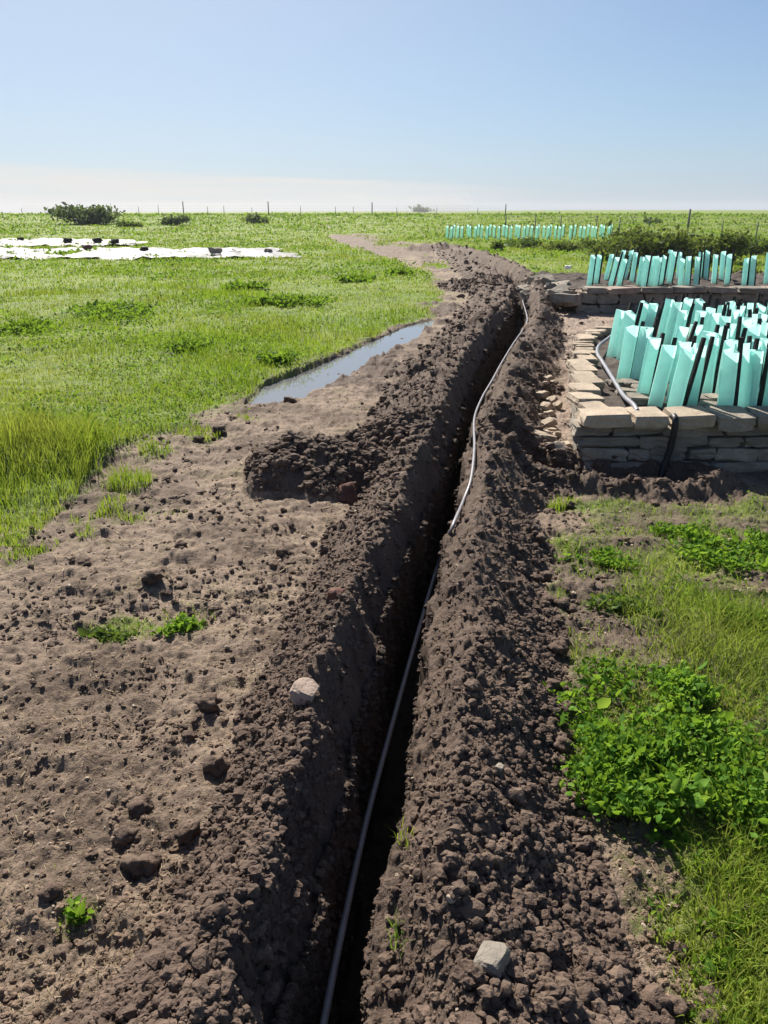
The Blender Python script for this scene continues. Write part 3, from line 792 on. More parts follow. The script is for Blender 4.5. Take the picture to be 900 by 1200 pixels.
bush(712, 306, 30, 278, 1600, 0.10, M['bush'], 'low olive bush at the left end of the tangled bush', ln=8, spiky=0.4)
bush(885, 298, 32, 278, 1500, 0.13, M['dark_weed'], 'dark green shrub at the right edge beyond the beds')
bush(582, 294, 9, 280, 420, 0.10, M['dark_weed'], 'small dark shrub beside the white scrap past the trench bend')
bush(615, 290, 22, 279, 700, 0.11, M['dark_weed'], 'dark low shrub below the far row of tree guards, leftmost', group='low shrubs below the far tree guards')
bush(660, 294, 26, 282, 800, 0.11, M['bush'], 'light green low shrub below the far row of tree guards', group='low shrubs below the far tree guards')
bush(692, 292, 18, 280, 600, 0.11, M['dark_weed'], 'dark low shrub below the right end of the far tree guards', group='low shrubs below the far tree guards')
bush(765, 262, 10, 256, 300, 0.25, M['dark_weed'], 'small dark shrub in the far field right of the far tree guards')
bush(862, 330, 30, 308, 700, 0.07, M['bush'], 'weedy shrub behind the right end of the second stone bed', ln=6)
# ---------------------------------------------------------------- stones, walls, beds
def rock_mesh(name, l, d, h, seed, rough=0.135, sub=3, bevel=0.2):
    bm = bmesh.new()
    bmesh.ops.create_cube(bm, size=1.0)
    bmesh.ops.subdivide_edges(bm, edges=bm.edges[:], cuts=sub, use_grid_fill=True)
    for v in bm.verts:
        c = v.co.copy()
        n = Vector([math.copysign(abs(q * 2) ** 6, q) for q in c]).normalized()
        sph = c.normalized() * 0.62
        c = c.lerp(sph, bevel * (c.length - 0.5) / 0.366)
        off = mnoise.noise(c * 2.2 + Vector((seed * 3.7, seed * 1.3, 0))) * rough * 1.3 + mnoise.noise(c * 6 + Vector((0, seed * 2.9, 5))) * rough * 0.9
        c = c * (1 + off)
        v.co = Vector((c.x * l, c.y * d, c.z * h))
    return bm_mesh(name, bm, False)
def stone_at(name, loc, l, d, h, mat, parent, rz=0.0, rough=0.135, tilt=0.03, sub=3):
    me = rock_mesh(name, l, d, h, random.random() * 90, rough, sub)
    o = link_mesh(name, me, mat, parent)
    o.location = Vector(loc) - (parent.location if parent else Vector())
    o.rotation_euler = (random.gauss(0, tilt), random.gauss(0, tilt), rz + random.gauss(0, 0.03))
    return o
def wall_run(root, a, b, z0, courses, depth, name='stone', lmin=0.15, lmax=0.38, mat='stone'):
    a, b = Vector(a), Vector(b)
    L = (b - a).length
    u = (b - a).normalized()
    rz = math.atan2(u.y, u.x)
    z = z0
    for ci, ch in enumerate(courses):
        s = -random.random() * 0.08
        while s < L - 0.04:
            l = random.uniform(lmin, lmax)
            if s + l > L: l = max(0.1, L - s + 0.02)
            p = a + u * (s + l / 2)
            hh = ch * random.uniform(0.80, 1.02)
            inset = 0.012 * ci + random.uniform(-0.012, 0.012)
            nrm = Vector((-u.y, u.x))
            pp = p + nrm * (depth / 2 + inset)
            stone_at(name, (pp.x, pp.y, z + ch / 2), l - 0.008, depth, hh, M[mat], root, rz)
            s += l
        z += ch
FW_Y = 4.78
CX = 1.29
w1 = empty('stone_wall', (CX, FW_Y, 0), 'low dry stone wall along the front of the nearest planting bed', 'stone wall')
wall_run(w1, (CX + 0.02, FW_Y), (CX + 2.6, FW_Y + 0.02), -0.03, [0.105, 0.085, 0.075, 0.06], 0.22, lmin=0.14, lmax=0.42)
x = CX - 0.02
for i, l in enumerate((0.31, 0.24, 0.03, 0.27, 0.25, 0.33, 0.26, 0.30, 0.34, 0.22)):
    if l > 0.05:
        top = M['cap'] if i in (0, 1, 3) else M['stone']
        stone_at('capstone', (x + l / 2, FW_Y + 0.12 + random.uniform(-0.02, 0.02), 0.34 + random.uniform(-0.006, 0.006)), l - 0.012, 0.27, 0.085, top, w1, 0, 0.09, 0.03)
    x += l
LW = [(CX, FW_Y + 0.22), (1.50, 6.0), (1.73, 7.1), (2.05, 8.3), (2.42, 8.95)]
w2 = empty('stone_wall', (LW[0][0], LW[0][1], 0), 'stone wall on the left side of the nearest bed, running away beside the sandy slope', 'stone wall')
for (a, b) in zip(LW[:-1], LW[1:]):
    wall_run(w2, (a[0] + 0.20, a[1]), (b[0] + 0.20, b[1]), 0.02, [0.13, 0.12], 0.19, lmin=0.25, lmax=0.45)
    u = Vector((b[0] - a[0], b[1] - a[1])); L = u.length; u.normalize(); s = 0
    while s < L - 0.05:
        far_ = a[1] + s * u.y
        l = random.uniform(0.26, 0.36) if far_ < 7.0 else random.uniform(0.10, 0.17)
        wd = random.uniform(0.15, 0.22)
        p = Vector(a) + u * (s + l / 2)
        # slabs lie across the wall, long side sideways
        stone_at('capstone', (p.x + 0.09 + random.uniform(-0.03, 0.03), p.y, 0.325 + random.uniform(-0.012, 0.02)), wd, l - (0.012 if far_ < 7 else 0.03), 0.07, M['cap'], w2, random.uniform(-0.12, 0.12), 0.10, 0.035)
        s += l
# sandy rubble leaning on the outer face of the left wall: loose stones
n = 0
def loose_stone(p, s, mat, lab, group=None, flat=0.6, name='loose_stone'):
    me = rock_mesh(name, s * random.uniform(0.9, 1.4), s * random.uniform(0.7, 1.1), s * flat, random.random() * 99, 0.16, 3, 0.55)
    o = link_mesh(name, me, mat)
    o.location = (p[0], p[1], hz_at(p[0], p[1]) + s * flat * 0.28)
    o.rotation_euler = (random.gauss(0, .2), random.gauss(0, .2), random.uniform(0, 6))
    return tag(o, lab, 'stone', group)
for i in range(28):
    t_ = random.random() ** 1.5
    yy_ = 4.95 + t_ * 2.6
    xl = np.interp(yy_, [p[1] for p in LW], [p[0] for p in LW]) - random.uniform(0.02, 0.28)
    loose_stone((xl, yy_), random.uniform(0.04, 0.10), M['cap'], 'sandy loose stone fallen against the outer foot of the left bed wall', 'loose stones along the left bed wall')
# bed soil
def bed_soil(name, poly, z, seed):
    xs_ = np.linspace(min(p[0] for p in poly), max(p[0] for p in poly), 150)
    ys_ = np.linspace(min(p[1] for p in poly), max(p[1] for p in poly), 130)
    XX, YY = np.meshgrid(xs_, ys_)
    x, y = XX.ravel(), YY.ravel()
    zz = z + 0.02 * fbm(x / 0.5, y / 0.5, 2, seed) + 0.5 * lumps(x, y, 0.08, seed, 0.7) + 0.4 * lumps(x, y, 0.2, seed + 9, 0.3)
    I = np.arange(len(x)).reshape(XX.shape)
    q = np.stack([I[:-1, :-1], I[:-1, 1:], I[1:, 1:], I[1:, :-1]], -1).reshape(-1, 4)
    m = in_poly(x, y, poly)
    q = q[m[q].any(1)]
    u, inv = np.unique(q, return_inverse=True)
    return tag(link_mesh(name, mesh_np(name, np.stack([x, y, zz], 1)[u], [inv.reshape(-1, 4)]), M['bedsoil']), kind='structure')
bed_soil('bed_soil', [(CX + 0.12, FW_Y + 0.2), (1.64, 6.0), (1.87, 7.1), (2.19, 8.3), (2.55, 9.0), (7.5, 9.0), (7.5, FW_Y + 0.2)], 0.285, 500)
# dark flat stones lying in the bed just behind the front wall
for px, py in ((735, 462), (752, 470), (725, 452), (742, 452), (815, 470), (828, 478), (838, 470), (760, 458)):
    p = P(px, py, 0.31)
    me = rock_mesh('flat_stone', random.uniform(.16, .26), random.uniform(.09, .14), 0.05, random.random() * 50, .12, 3, .3)
    o = link_mesh('flat_stone', me, M['stone']); o.location = (p[0], p[1], 0.325); o.rotation_euler = (0.05, 0.05, random.uniform(-.2, .2))
    tag(o, 'dark flat stone lying on the bed soil just behind the front wall', 'stone', 'flat stones inside the nearest bed')
# second bed
B2 = G(672, 366)
b2y = 13.0
p0 = P(690, 350, 0.4)
w3 = empty('stone_wall', (3.3, b2y, 0), 'grey brown stone wall fronting the second bed behind the nearest tree guards', 'stone wall')
wall_run(w3, (3.25, b2y), (9.2, b2y + 0.1), -0.03, [0.19, 0.17], 0.32, lmin=0.22, lmax=0.55, mat='stone')
x = 3.3
while x < 9.0:
    l = random.uniform(0.35, 0.7)
    stone_at('capstone', (x + l / 2, b2y + 0.18, 0.375 + random.uniform(-.01, .01)), l - .015, 0.42, 0.09, M['pinkstone'] if random.random() < .3 else M['stone'], w3, 0.01, 0.09, 0.03)
    x += l
bed_soil('bed_soil', [(3.1, b2y + 0.3), (3.1, 16.8), (11, 16.8), (11, b2y + 0.3)], 0.36, 540)
w4 = empty('stone_wall', (3.0, b2y + 0.3, 0), 'tumbled rubble wall at the left end of the second bed', 'stone wall')
for i in range(34):
    yy_ = b2y - 0.1 + random.random() * 3.3
    xx_ = 3.12 - random.random() ** 1.4 * 0.40
    z_ = 0.42 * (1 - (3.12 - xx_) / 0.5) * random.uniform(0.5, 1.0)
    stone_at('stone', (xx_, yy_, z_), random.uniform(.2, .42), random.uniform(.16, .3), random.uniform(.1, .2), M['pinkstone'] if random.random() < .4 else M['stone'], w4, random.uniform(0, 3), 0.14, 0.2)
o = loose_stone(P(665, 320, 0.3)[:2], 0.13, M['white'], 'white lump lying on top of the rubble at the left of the second bed')
o.location.z = 0.42
p = G(597, 289); loose_stone(p, 0.35, M['white'], 'white scrap lying in the weeds beside the small dark shrub past the trench bend')
# ---------------------------------------------------------------- tree guards
def sleeve_mesh(hgt, side, seed):
    rnd = random.Random(seed)
    R = side / math.sqrt(3)
    ring = []
    for k in range(3):
        a = PI / 2 + k * 2 * PI / 3
        for da in (-0.16, 0.16):
            ring.append((math.cos(a + da) * R, math.sin(a + da) * R))
    verts, faces = [], []
    nz = 7
    tops = [rnd.uniform(-0.018, 0.014) for _ in range(3)]
    for wall, off in (('o', 0.0),):
        for j in range(nz):
            for i, (x, y) in enumerate(ring):
                s = 1 - off / R * 1.6
                z = hgt * j / (nz - 1)
                bow = 1 + 0.02 * math.sin(j * 1.3 + i * 0.9 + seed)
                if j == nz - 1: z += tops[i // 2]
                verts.append((x * s * bow, y * s * bow, z))
    n = len(ring)
    for wl in range(1):
        b = wl * n * nz
        for j in range(nz - 1):
            for i in range(n):
                q = (b + j * n + i, b + j * n + (i + 1) % n, b + (j + 1) * n + (i + 1) % n, b + (j + 1) * n + i)
                faces.append(q if wl == 0 else q[::-1])
    return py_mesh('sleeve', verts, faces, False)
def stake_mesh(hgt, w=0.026):
    bm = bmesh.new()
    bmesh.ops.create_cube(bm, size=1.0)
    bmesh.ops.bevel(bm, geom=bm.edges[:], offset=0.08, segments=1, affect='EDGES')
    for v in bm.verts:
        v.co = Vector((v.co.x * w, v.co.y * w, (v.co.z + 0.5) * (hgt + 0.12) - 0.12))
    return bm_mesh('stake', bm)
SL = [sleeve_mesh(0.45, 0.094, k) for k in range(5)]
ST = stake_mesh(0.50)
for m_ in SL: m_.materials.append(M['guard'])
ST.materials.append(M['stake'])
PSL = [m_.copy() for m_ in SL]
for m_ in PSL:
    m_.materials.clear(); m_.materials.append(M['paleguard'])
protos = []
for k in range(5):
    r_ = empty('tree_guard', (0, 0, -50), '', 'tree guard')
    s_ = link_mesh('sleeve', SL[k], None, r_)
    t_ = link_mesh('stake', ST, None, r_)
    protos.append((r_, s_, t_))
used = [False] * 5
ORD = ['first','second','third','fourth','fifth','sixth','seventh','eighth','ninth','tenth','eleventh','twelfth','thirteenth','fourteenth','fifteenth','sixteenth','seventeenth','eighteenth','nineteenth','twentieth','twenty-first','twenty-second','twenty-third','twenty-fourth','twenty-fifth','twenty-sixth','twenty-seventh','twenty-eighth','twenty-ninth','thirtieth','thirty-first','thirty-second','thirty-third','thirty-fourth','thirty-fifth','thirty-sixth','thirty-seventh','thirty-eighth','thirty-ninth','fortieth','forty-first','forty-second']
def guard(x, y, z, lx, ly, rz, label, group, scale=1.0, hs=1.0, pale=False):
    k = random.randrange(5)
    r0, s0, t0 = protos[k]
    if not used[k]:
        used[k] = True
        r_, s_, t_ = r0, s0, t0
    else:
        r_ = r0.copy(); COL.objects.link(r_)
        s_ = s0.copy(); COL.objects.link(s_); s_.parent = r_
        t_ = t0.copy(); COL.objects.link(t_); t_.parent = r_
    r_.location = (x, y, z)
    # lean lx, ly = sideways shift of the top per metre
    r_.rotation_euler = (math.atan(-ly), math.atan(lx), 0)
    s_.rotation_euler = (0, 0, rz)
    if pale: s_.data = PSL[k]
    s_.scale = (scale, scale, hs)
    a = random.uniform(-0.5, 0.9)
    t_.location = (0.062 * scale * math.cos(a), 0.062 * scale * math.sin(a), 0)
    t_.rotation_euler = (random.gauss(0, .03), random.gauss(0.03, .04), random.random())
    t_.scale = (1, 1, hs * random.uniform(0.96, 1.08))
    tag(r_, label, 'tree guard', group)
# nearest bed: rows of (top px, top py, lean to the right of the top in m)
ROWS = [
 ('nearest bed\'s front row', [(788,401,.085),(807,415,.075),(855,414,.03),(876,423,.03),(887,411,.015),(906,420,.02),(930,418,.02)]),
 ('nearest bed\'s second row', [(767,395,.085),(819,404,.05),(836,391,.035),(858,396,.04),(870,402,.02),(884,396,.02),(900,395,.02),(922,398,.0),(803,398,.05)]),
 ('nearest bed\'s third row', [(742,381,.085),(759,383,.075),(800,380,.06),(832,386,.03),(848,384,.03),(858,377,.03),(816,378,.03),(874,372,.03),(884,380,.03),(895,378,.02),(918,380,.02)]),
 ('nearest bed\'s fourth row', [(738,364,.06),(729,361,.05),(802,364,.05),(822,362,.03),(838,366,.03),(850,369,.03),(861,361,.03),(881,367,.02),(893,366,.02),(912,364,.02)]),
 ('nearest bed\'s rearmost row', [(755,352,.07),(767,354,.055),(787,350,.06),(796,352,.05),(806,349,.05),(820,350,.03),(834,359,.03),(847,357,.03),(858,352,.02),(868,356,.02),(878,353,.02),(890,356,.02),(905,354,.02)]),
]
for rn, lst in ROWS:
    for i, (px, py, ln) in enumerate(sorted(lst)):
        tp = P(px, py, 0.30 + 0.45)
        sl_ = (0.10 if px < 812 else 0.02 if px < 850 else -0.04) + random.gauss(0, 0.025)
        look = 'right-leaning' if px < 812 else 'upright'
        yb = max(tp[1], 5.10 + 0.05 * random.random())
        tp = tp * yb / tp[1]
        guard(tp[0] - sl_ * 0.45, yb, 0.29, sl_, random.gauss(0, .03), random.uniform(-3, 3), '%s mint tree guard, %s from left in the %s' % (look, ORD[i], rn), 'mint tree guards in the nearest stone bed')
B2T = [(60,58,1),(90,60,1),(148,80,0),(172,66,0),(203,66,0),(216,62,0),(240,68,0),(262,78,0),(297,74,0),(318,80,0),(345,78,0),(362,72,0),(378,85,-1),(400,74,0),(425,92,-1),(442,90,-1),(470,90,0),(486,76,1),(516,74,1),(515,105,-1),(555,100,0),(574,75,1),(602,76,1),(642,86,1),(678,86,1),(708,88,1),(792,94,1),(826,94,1),(60+835,100,1),(940,98,1)]
for i, (zx, zy, rw) in enumerate(B2T):
    px, py = 680 + zx / 4.09, 290 + zy / 4.09
    tp = P(px, py, 0.38 + 0.47)
    ln = 0.07 if 120 < zx < 250 else 0.02 if zx < 450 else -0.03
    yb = max(tp[1], 13.45) + 2.0 * random.random() ** 1.5
    tp = tp * yb / tp[1]
    guard(tp[0] - ln, yb, 0.36, ln / 0.47, 0, random.uniform(-.5, 1.6), '%s mint tree guard from the left on the second bed, below the tangled olive bush' % ORD[i], 'mint tree guards on the second stone bed', 0.86, random.uniform(1.06, 1.2))
# far row
xs_far = np.linspace(523, 716, 42)
for i, px in enumerate(xs_far):
    if i in (22, 30): px += 3
    a = G(px + random.uniform(-1.2, 1.2), 279.5 + 1.5 * math.sin(i * 2.1))
    guard(a[0], a[1], float(macro(np.array(a[0]), np.array(a[1]))) - 0.02, random.gauss(0, .02), 0, random.uniform(0, 2), '%s small pale green tree guard from the left in the far row across the field' % ORD[i], 'pale tree guards in the far row', 1.5, 1.6, True)
for i, pr in enumerate(protos):
    if not used[i]:
        for o in pr[::-1]: bpy.data.objects.remove(o)
# ---------------------------------------------------------------- pipes
pp = [(370,1240,-.08),(379,1200,-.10),(401,1090,-.14),(430,960,-.18),(462,840,-.20),(490,740,-.21),(512,665,-.17),(530,618,-.08),(543,587,0.0),(552,562,0.05),(556,525,.09),(556,490,.06),(565,466,.08),(576,447,.08),(588,425,.03),(602,402,-.02),(613,386,-.03),(618,374,.02),(614,358,.05),(611,348,.0)]
def rest(px, py, z):
    zs = np.linspace(0.35, z, 90)
    pts = np.array([P(px, py, q) for q in zs])
    hit = terrain(pts[:, 0], pts[:, 1])[0] > zs - 0.022
    return pts[int(np.argmax(hit))] if hit.any() else pts[-1]
path = smooth_path([rest(*q) for q in pp], 8)
v, f = tube(path, 0.0095, 10)
tag(link_mesh('water_pipe', py_mesh('water_pipe', v, f), M['pipe']), 'long thin grey water pipe laid along the trench', 'pipe')
hp = [(747,482,.375),(742,474,.39),(731,464,.375),(722,450,.37),(714,437,.37),(706,424,.375),(700,414,.38),(702,405,.375),(712,397,.36),(722,389,.34)]
v, f = tube(smooth_path([P(*q) for q in hp], 8), 0.016, 10)
tag(link_mesh('hose', py_mesh('hose', v, f), M['pipe']), 'curved pale lilac hose lying along the inside of the nearest bed wall', 'hose')
v, f = tube(smooth_path([(1.85, FW_Y + 0.02, 0.375), (1.845, FW_Y - 0.035, 0.35), (1.84, FW_Y - 0.035, 0.2), (1.81, FW_Y - 0.04, 0.06), (1.78, FW_Y - 0.07, -0.06)], 6), 0.021, 10)
tag(link_mesh('hose', py_mesh('hose', v, f), M['blackpipe']), 'black hose hanging down the face of the front bed wall', 'hose')
# ---------------------------------------------------------------- plastic sheets and weights
def sheet(name, corners, lab, seed):
    P4 = [G(*c_) for c_ in corners]          # near-left, near-right, far-right, far-left
    nu, nv = 150, 40
    U, Vv = np.meshgrid(np.linspace(0, 1, nu), np.linspace(0, 1, nv))
    px = (P4[0][0] * (1 - U) + P4[1][0] * U) * (1 - Vv) + (P4[3][0] * (1 - U) + P4[2][0] * U) * Vv
    py = (P4[0][1] * (1 - U) + P4[1][1] * U) * (1 - Vv) + (P4[3][1] * (1 - U) + P4[2][1] * U) * Vv
    ed = np.minimum(np.minimum(Vv, 1 - Vv) * 4, 1)
    py = py + (Vv - 0.5) * 0.7 * fbm(U * 9, Vv * 0 + seed, 2, seed) + 0.10 * fbm(U * 30, Vv, 2, seed + 4)
    px = px + (U > 0.9) * 0.7 * fbm(Vv * 7, U * 3, 2, seed + 1)
    z = macro(px, py) + 0.05 + 0.15 * ed ** 0.6 * (0.7 + 0.5 * fbm(U * 6, Vv * 2, 2, seed + 2)) + 0.11 * fbm(U * 40, Vv * 7, 3, seed + 3)
    I = np.arange(nu * nv).reshape(nv, nu)
    q = np.stack([I[:-1, :-1], I[:-1, 1:], I[1:, 1:], I[1:, :-1]], -1).reshape(-1, 4)
    top = np.stack([px.ravel(), py.ravel(), z.ravel()], 1)
    return tag(link_mesh(name, mesh_np(name, top, [q]), M['plastic']), lab, 'plastic sheet')
sheet('plastic_sheet', [(-260, 305), (352, 304), (325, 294), (-260, 292.5)], 'long crumpled white plastic sheet over the near bed in the left meadow', 700)
sheet('plastic_sheet', [(-260, 291), (165, 289), (135, 282.5), (-260, 281)], 'shorter white plastic sheet lying behind the long one in the left meadow', 720)
WT = [(25,285,.3,'dark weight at the left end of the shorter plastic sheet'),(80,288,.42,'square dark weight on the shorter plastic sheet'),(115,288,.42,'grey dark weight next to the square one on the shorter plastic sheet'),(103,297,.34,'reddish brown weight on the gap between the plastic sheets'),(135,289,.4,'dark weight at the right end of the shorter plastic sheet'),(170,299,.3,'small dark weight in the middle of the long plastic sheet'),(253,302,.42,'grey block weight on the right half of the long plastic sheet'),(315,302,.3,'small weight near the right tip of the long plastic sheet')]
for px, py, s, lab in WT:
    a = G(px, py)
    me = rock_mesh('weight', s * 0.9, s * 0.7, s * 0.5, random.random() * 40, 0.3, 3, 0.9)
    o = link_mesh('weight', me, M['redsoil'] if 'reddish' in lab else M['stake'] if 'dark' in lab else M['stone'])
    o.location = (a[0], a[1], 0.19 + s * 0.12)
    o.rotation_euler.z = random.random()
    tag(o, lab, 'weight', 'weights holding down the plastic sheets')
# ---------------------------------------------------------------- fences
FT = [(25,244,0),(52,243,0),(68,243,0),(162,242,0),(185,240,0),(214,236,1),(243,242,0),(262,241,0),(295,243,0),(314,236,1),(352,241,0),(393,242,0),(414,242,0),(436,237,1),(465,243,0),(512,243,0),(560,243,0),(593,239,1)]
def fence(pts, dist_y, label, slope=0.0, base_drop=0.1):
    loc = []
    for px, top, big in pts:
        d = ray(px, top)
        yy_ = dist_y + slope * (px - 450) / 450
        t_ = yy_ / d[1]
        x_ = d[0] * t_
        z0 = float(macro(np.array(x_), np.array(yy_)))
        loc.append((x_, yy_, z0, EYE + d[2] * t_ - z0, big))
    root = empty('wire_fence', (loc[0][0], loc[0][1], loc[0][2]), label, 'fence')
    base = Vector(loc[0][:3])
    for x_, y_, z0, hh, big in loc:
        v, f = tube([(0, 0, -0.3), (0, 0, hh * 0.5), (0, 0, hh)], [0.065, 0.065, 0.06] if big else [0.035, 0.035, 0.03], 8)
        o = link_mesh('post', py_mesh('post', v, f), M['post'], root)
        o.location = Vector((x_, y_, z0)) - base
        if big: o['label'] = 'tall fence strainer post'
    for k in range(4):
        v, f = tube([Vector((x_, y_, z0 + 0.3 + 0.27 * k)) - base for x_, y_, z0, hh, big in loc], 0.006, 4)
        link_mesh('wire', py_mesh('wire', v, f), M['wire'], root)
fence(FT, 104, 'long wire fence with thin grey posts along the skyline on the left')
FR = [(593,252,0),(628,252,0),(658,252,0),(700,252,0),(727,255,0),(762,254,0),(809,245,1),(848,258,0),(889,259,0),(925,260,0)]
fence(FR, 58, 'wire fence with thin posts crossing the far field behind the tangled olive bush', slope=-14)
# faint smoke far off on the skyline
bm = bmesh.new(); bmesh.ops.create_icosphere(bm, subdivisions=3, radius=1.0)
for v_ in bm.verts:
    v_.co *= 1 + 0.35 * mnoise.noise(v_.co * 1.6)
    v_.co = Vector((v_.co.x * 9, v_.co.y * 5, v_.co.z * 2.6))
t = NT("thin_white_smoke")
vs_ = t.n('ShaderNodeVolumePrincipled', {'Color': (1, 1, 1, 1), 'Density': 0.055})
t.t.links.new(vs_.outputs[0], t.out.inputs['Volume'])
o = link_mesh('smoke', bm_mesh('smoke', bm, True), t.m)
d = ray(518, 240); o.location = Vector((0, 0, EYE)) + Vector(d) * (190 / d[1])
tag(o, 'faint white smoke drifting low on the skyline beside the dim shrub', 'smoke', None, 'stuff')
# ---------------------------------------------------------------- loose earth, clods, straw
def ico(sub, seed, rough):
    bm = bmesh.new()
    bmesh.ops.create_icosphere(bm, subdivisions=sub, radius=1.0)
    for v in bm.verts:
        c = v.co.copy()
        v.co = c * (1 + rough * mnoise.noise(c * 1.4 + Vector((seed * 7.1, 0, 0))) + rough * 0.6 * mnoise.noise(c * 3.2 + Vector((0, seed * 3.3, 0))))
        v.co.z *= 0.8
    return bm
def scatter_mesh(name, bases, x, y, z, s, mat):
    """many small lumps baked into one mesh"""
    vs, fs, off = [], [], 0
    k = RNG.integers(0, len(bases), len(x))
    for b, (bv, bf) in enumerate(bases):
        m = np.where(k == b)[0]
        n = len(m)
        a = RNG.uniform(0, 2 * PI, n)
        ca, sa = np.cos(a), np.sin(a)
        sx = s[m] * RNG.uniform(0.8, 1.3, n)
        px = bv[None, :, 0] * sx[:, None]; py = bv[None, :, 1] * s[m][:, None]; pz = bv[None, :, 2] * s[m][:, None]
        out = np.stack([px * ca[:, None] - py * sa[:, None] + x[m][:, None], px * sa[:, None] + py * ca[:, None] + y[m][:, None], pz + z[m][:, None]], -1)
        vs.append(out.reshape(-1, 3))
        fs.append((bf[None] + off + (np.arange(n) * len(bv))[:, None, None]).reshape(-1, 3))
        off += n * len(bv)
    return link_mesh(name, mesh_np(name, np.concatenate(vs), [np.concatenate(fs)], smooth=False), mat)
bases = []
for k in range(4):
    bm = ico(2, k + 1, 0.55)
    bases.append((np.array([v.co[:] for v in bm.verts]), np.array([[v.index for v in f.verts] for f in bm.faces])))
    bm.free()
n = 60000
yy = 1.0 / RNG.uniform(1 / 34.0, 1 / 0.7, n)
lt_, rt_ = np.interp(yy, *L_TOE), np.interp(yy, *R_TOE)
xx = lt_ - 0.12 + RNG.random(n) * (rt_ - lt_ + 0.24)
zz, pm = terrain(xx, yy)
kp = (pm['spoil'] > 0.35) & (pm['tr'] < 0.02) & (pm['ins'] < -0.03)
kp &= RNG.random(n) < np.where(pm['tl'] > 0, 0.75, 0.35) + 0.65 * sstep(0.2, 0.8, np.maximum(pm['tl'], pm['trr']))
xx, yy, zz = xx[kp], yy[kp], zz[kp]
s = 0.003 + 0.012 * RNG.random(len(xx)) ** 4.0 + 0.012 * RNG.random(len(xx)) * (RNG.random(len(xx)) < 0.04)
s *= np.clip(yy / 2.5, 1, 14) ** 0.55
tag(scatter_mesh('soil_crumbs', bases, xx, yy, zz + s * 0.35, s, M['soil']), kind='stuff')
hx, hy = [], []
for (cx, cy), rx, ry, hh in HEAPS[:3]:
    m = 2600
    hx.append(cx + RNG.normal(0, 0.7, m) * rx); hy.append(cy + RNG.normal(0, 0.7, m) * ry)
m = 2500
k = RNG.integers(0, 4, m); tt = RNG.random(m)
GP = np.array(GROOVE)
hx.append(GP[k, 0] + (GP[k + 1, 0] - GP[k, 0]) * tt + RNG.normal(0, .12, m)); hy.append(GP[k, 1] + (GP[k + 1, 1] - GP[k, 1]) * tt + RNG.normal(0, .16, m))
xx, yy = np.concatenate(hx), np.concatenate(hy)
zz, pm = terrain(xx, yy)
kp = (pm['spoil'] > 0.3) & (pm['tr'] < 0.02) & (pm['ins'] < -0.03)
xx, yy, zz = xx[kp], yy[kp], zz[kp]
s = 0.005 + 0.030 * RNG.random(len(xx)) ** 6
tag(scatter_mesh('soil_crumbs', bases, xx, yy, zz + s * 0.3, s, M['soil']), kind='stuff')
# crumbs on the track and among the grass
n = 50000
yy = 1.0 / RNG.uniform(1 / 14.0, 1 / 0.7, n)
xx = RNG.uniform(-0.72, 0.62, n) * (0.58 + 0.93 * yy)
zz, pm = terrain(xx, yy)
cl = fbm(xx / 0.35, yy / 0.35, 3, 410)
near = np.exp(-np.clip(np.minimum(np.abs(xx - np.interp(yy, *L_TOE)), np.abs(xx - np.interp(yy, *R_TOE))), 0, 9) / 0.22)
kp = (pm['spoil'] < 0.3) & (pm['tr'] == 0) & (pm['pud'] < 0.05) & (pm['grass'] < 0.6) & (RNG.random(n) < 0.25 + 0.5 * near + 0.7 * np.clip(cl, 0, 1)) & ~in_poly(xx, yy, BEDS[0])
xx, yy, zz = xx[kp], yy[kp], zz[kp]
s = 0.002 + 0.009 * RNG.random(len(xx)) ** 4 + 0.008 * RNG.random(len(xx)) * (RNG.random(len(xx)) < 0.04)
s *= np.clip(yy / 2.5, 1, 3) ** 0.6
tag(scatter_mesh('scattered_crumbs', bases, xx, yy, zz + s * 0.1, s, M['tracksoil']), kind='stuff')
# patches of darker crumbs trodden into the track
n = 60000
yy = 1.0 / RNG.uniform(1 / 12.0, 1 / 0.7, n)
xx = RNG.uniform(-0.72, 0.30, n) * (0.58 + 0.93 * yy)
cl = fbm(xx / 0.45, yy / 0.3, 3, 440)
kp = (cl > 0.14) & (RNG.random(n) < 0.25 + 2 * cl)
xx, yy = xx[kp], yy[kp]
zz, pm = terrain(xx, yy)
kp = (pm['spoil'] < 0.3) & (pm['tr'] == 0) & (pm['pud'] < 0.05) & (pm['grass'] < 0.5)
xx, yy, zz = xx[kp], yy[kp], zz[kp]
s = (0.002 + 0.011 * RNG.random(len(xx)) ** 4) * np.clip(yy / 2.5, 1, 4) ** 0.7
tag(scatter_mesh('scattered_crumbs', bases, xx, yy, zz + s * 0.15, s, M['soil']), kind='stuff')
# crumbs bedded in the two cut faces of the trench
n = 16000
yy = 1.0 / RNG.uniform(1 / 16.0, 1 / 0.7, n)
lft = RNG.random(n) < 0.7
zz = 0.06 - 0.48 * RNG.random(n) ** 1.3
k = np.clip(-zz / 0.5, 0, 1)
xl_ = np.interp(yy, *L_RIM) + 0.018 * vnoise(yy / 0.09, yy * 0, 91) + 0.02 * vnoise(yy / 0.35, yy * 0, 92) - 0.03 + 0.006 + 0.022 * k
xr_ = np.interp(yy, *R_RIM) + 0.02 * vnoise(yy / 0.11, yy * 0, 93) + 0.02 * vnoise(yy / 0.4, yy * 0, 94) - 0.006 - 0.022 * k
xx = np.where(lft, xl_, xr_)
s = (0.003 + 0.013 * RNG.random(n) ** 3) * np.clip(yy / 2.5, 1, 6) ** 0.6
tag(scatter_mesh('wall_crumbs', bases, xx, yy, zz, s, M['shadesoil']), kind='stuff')
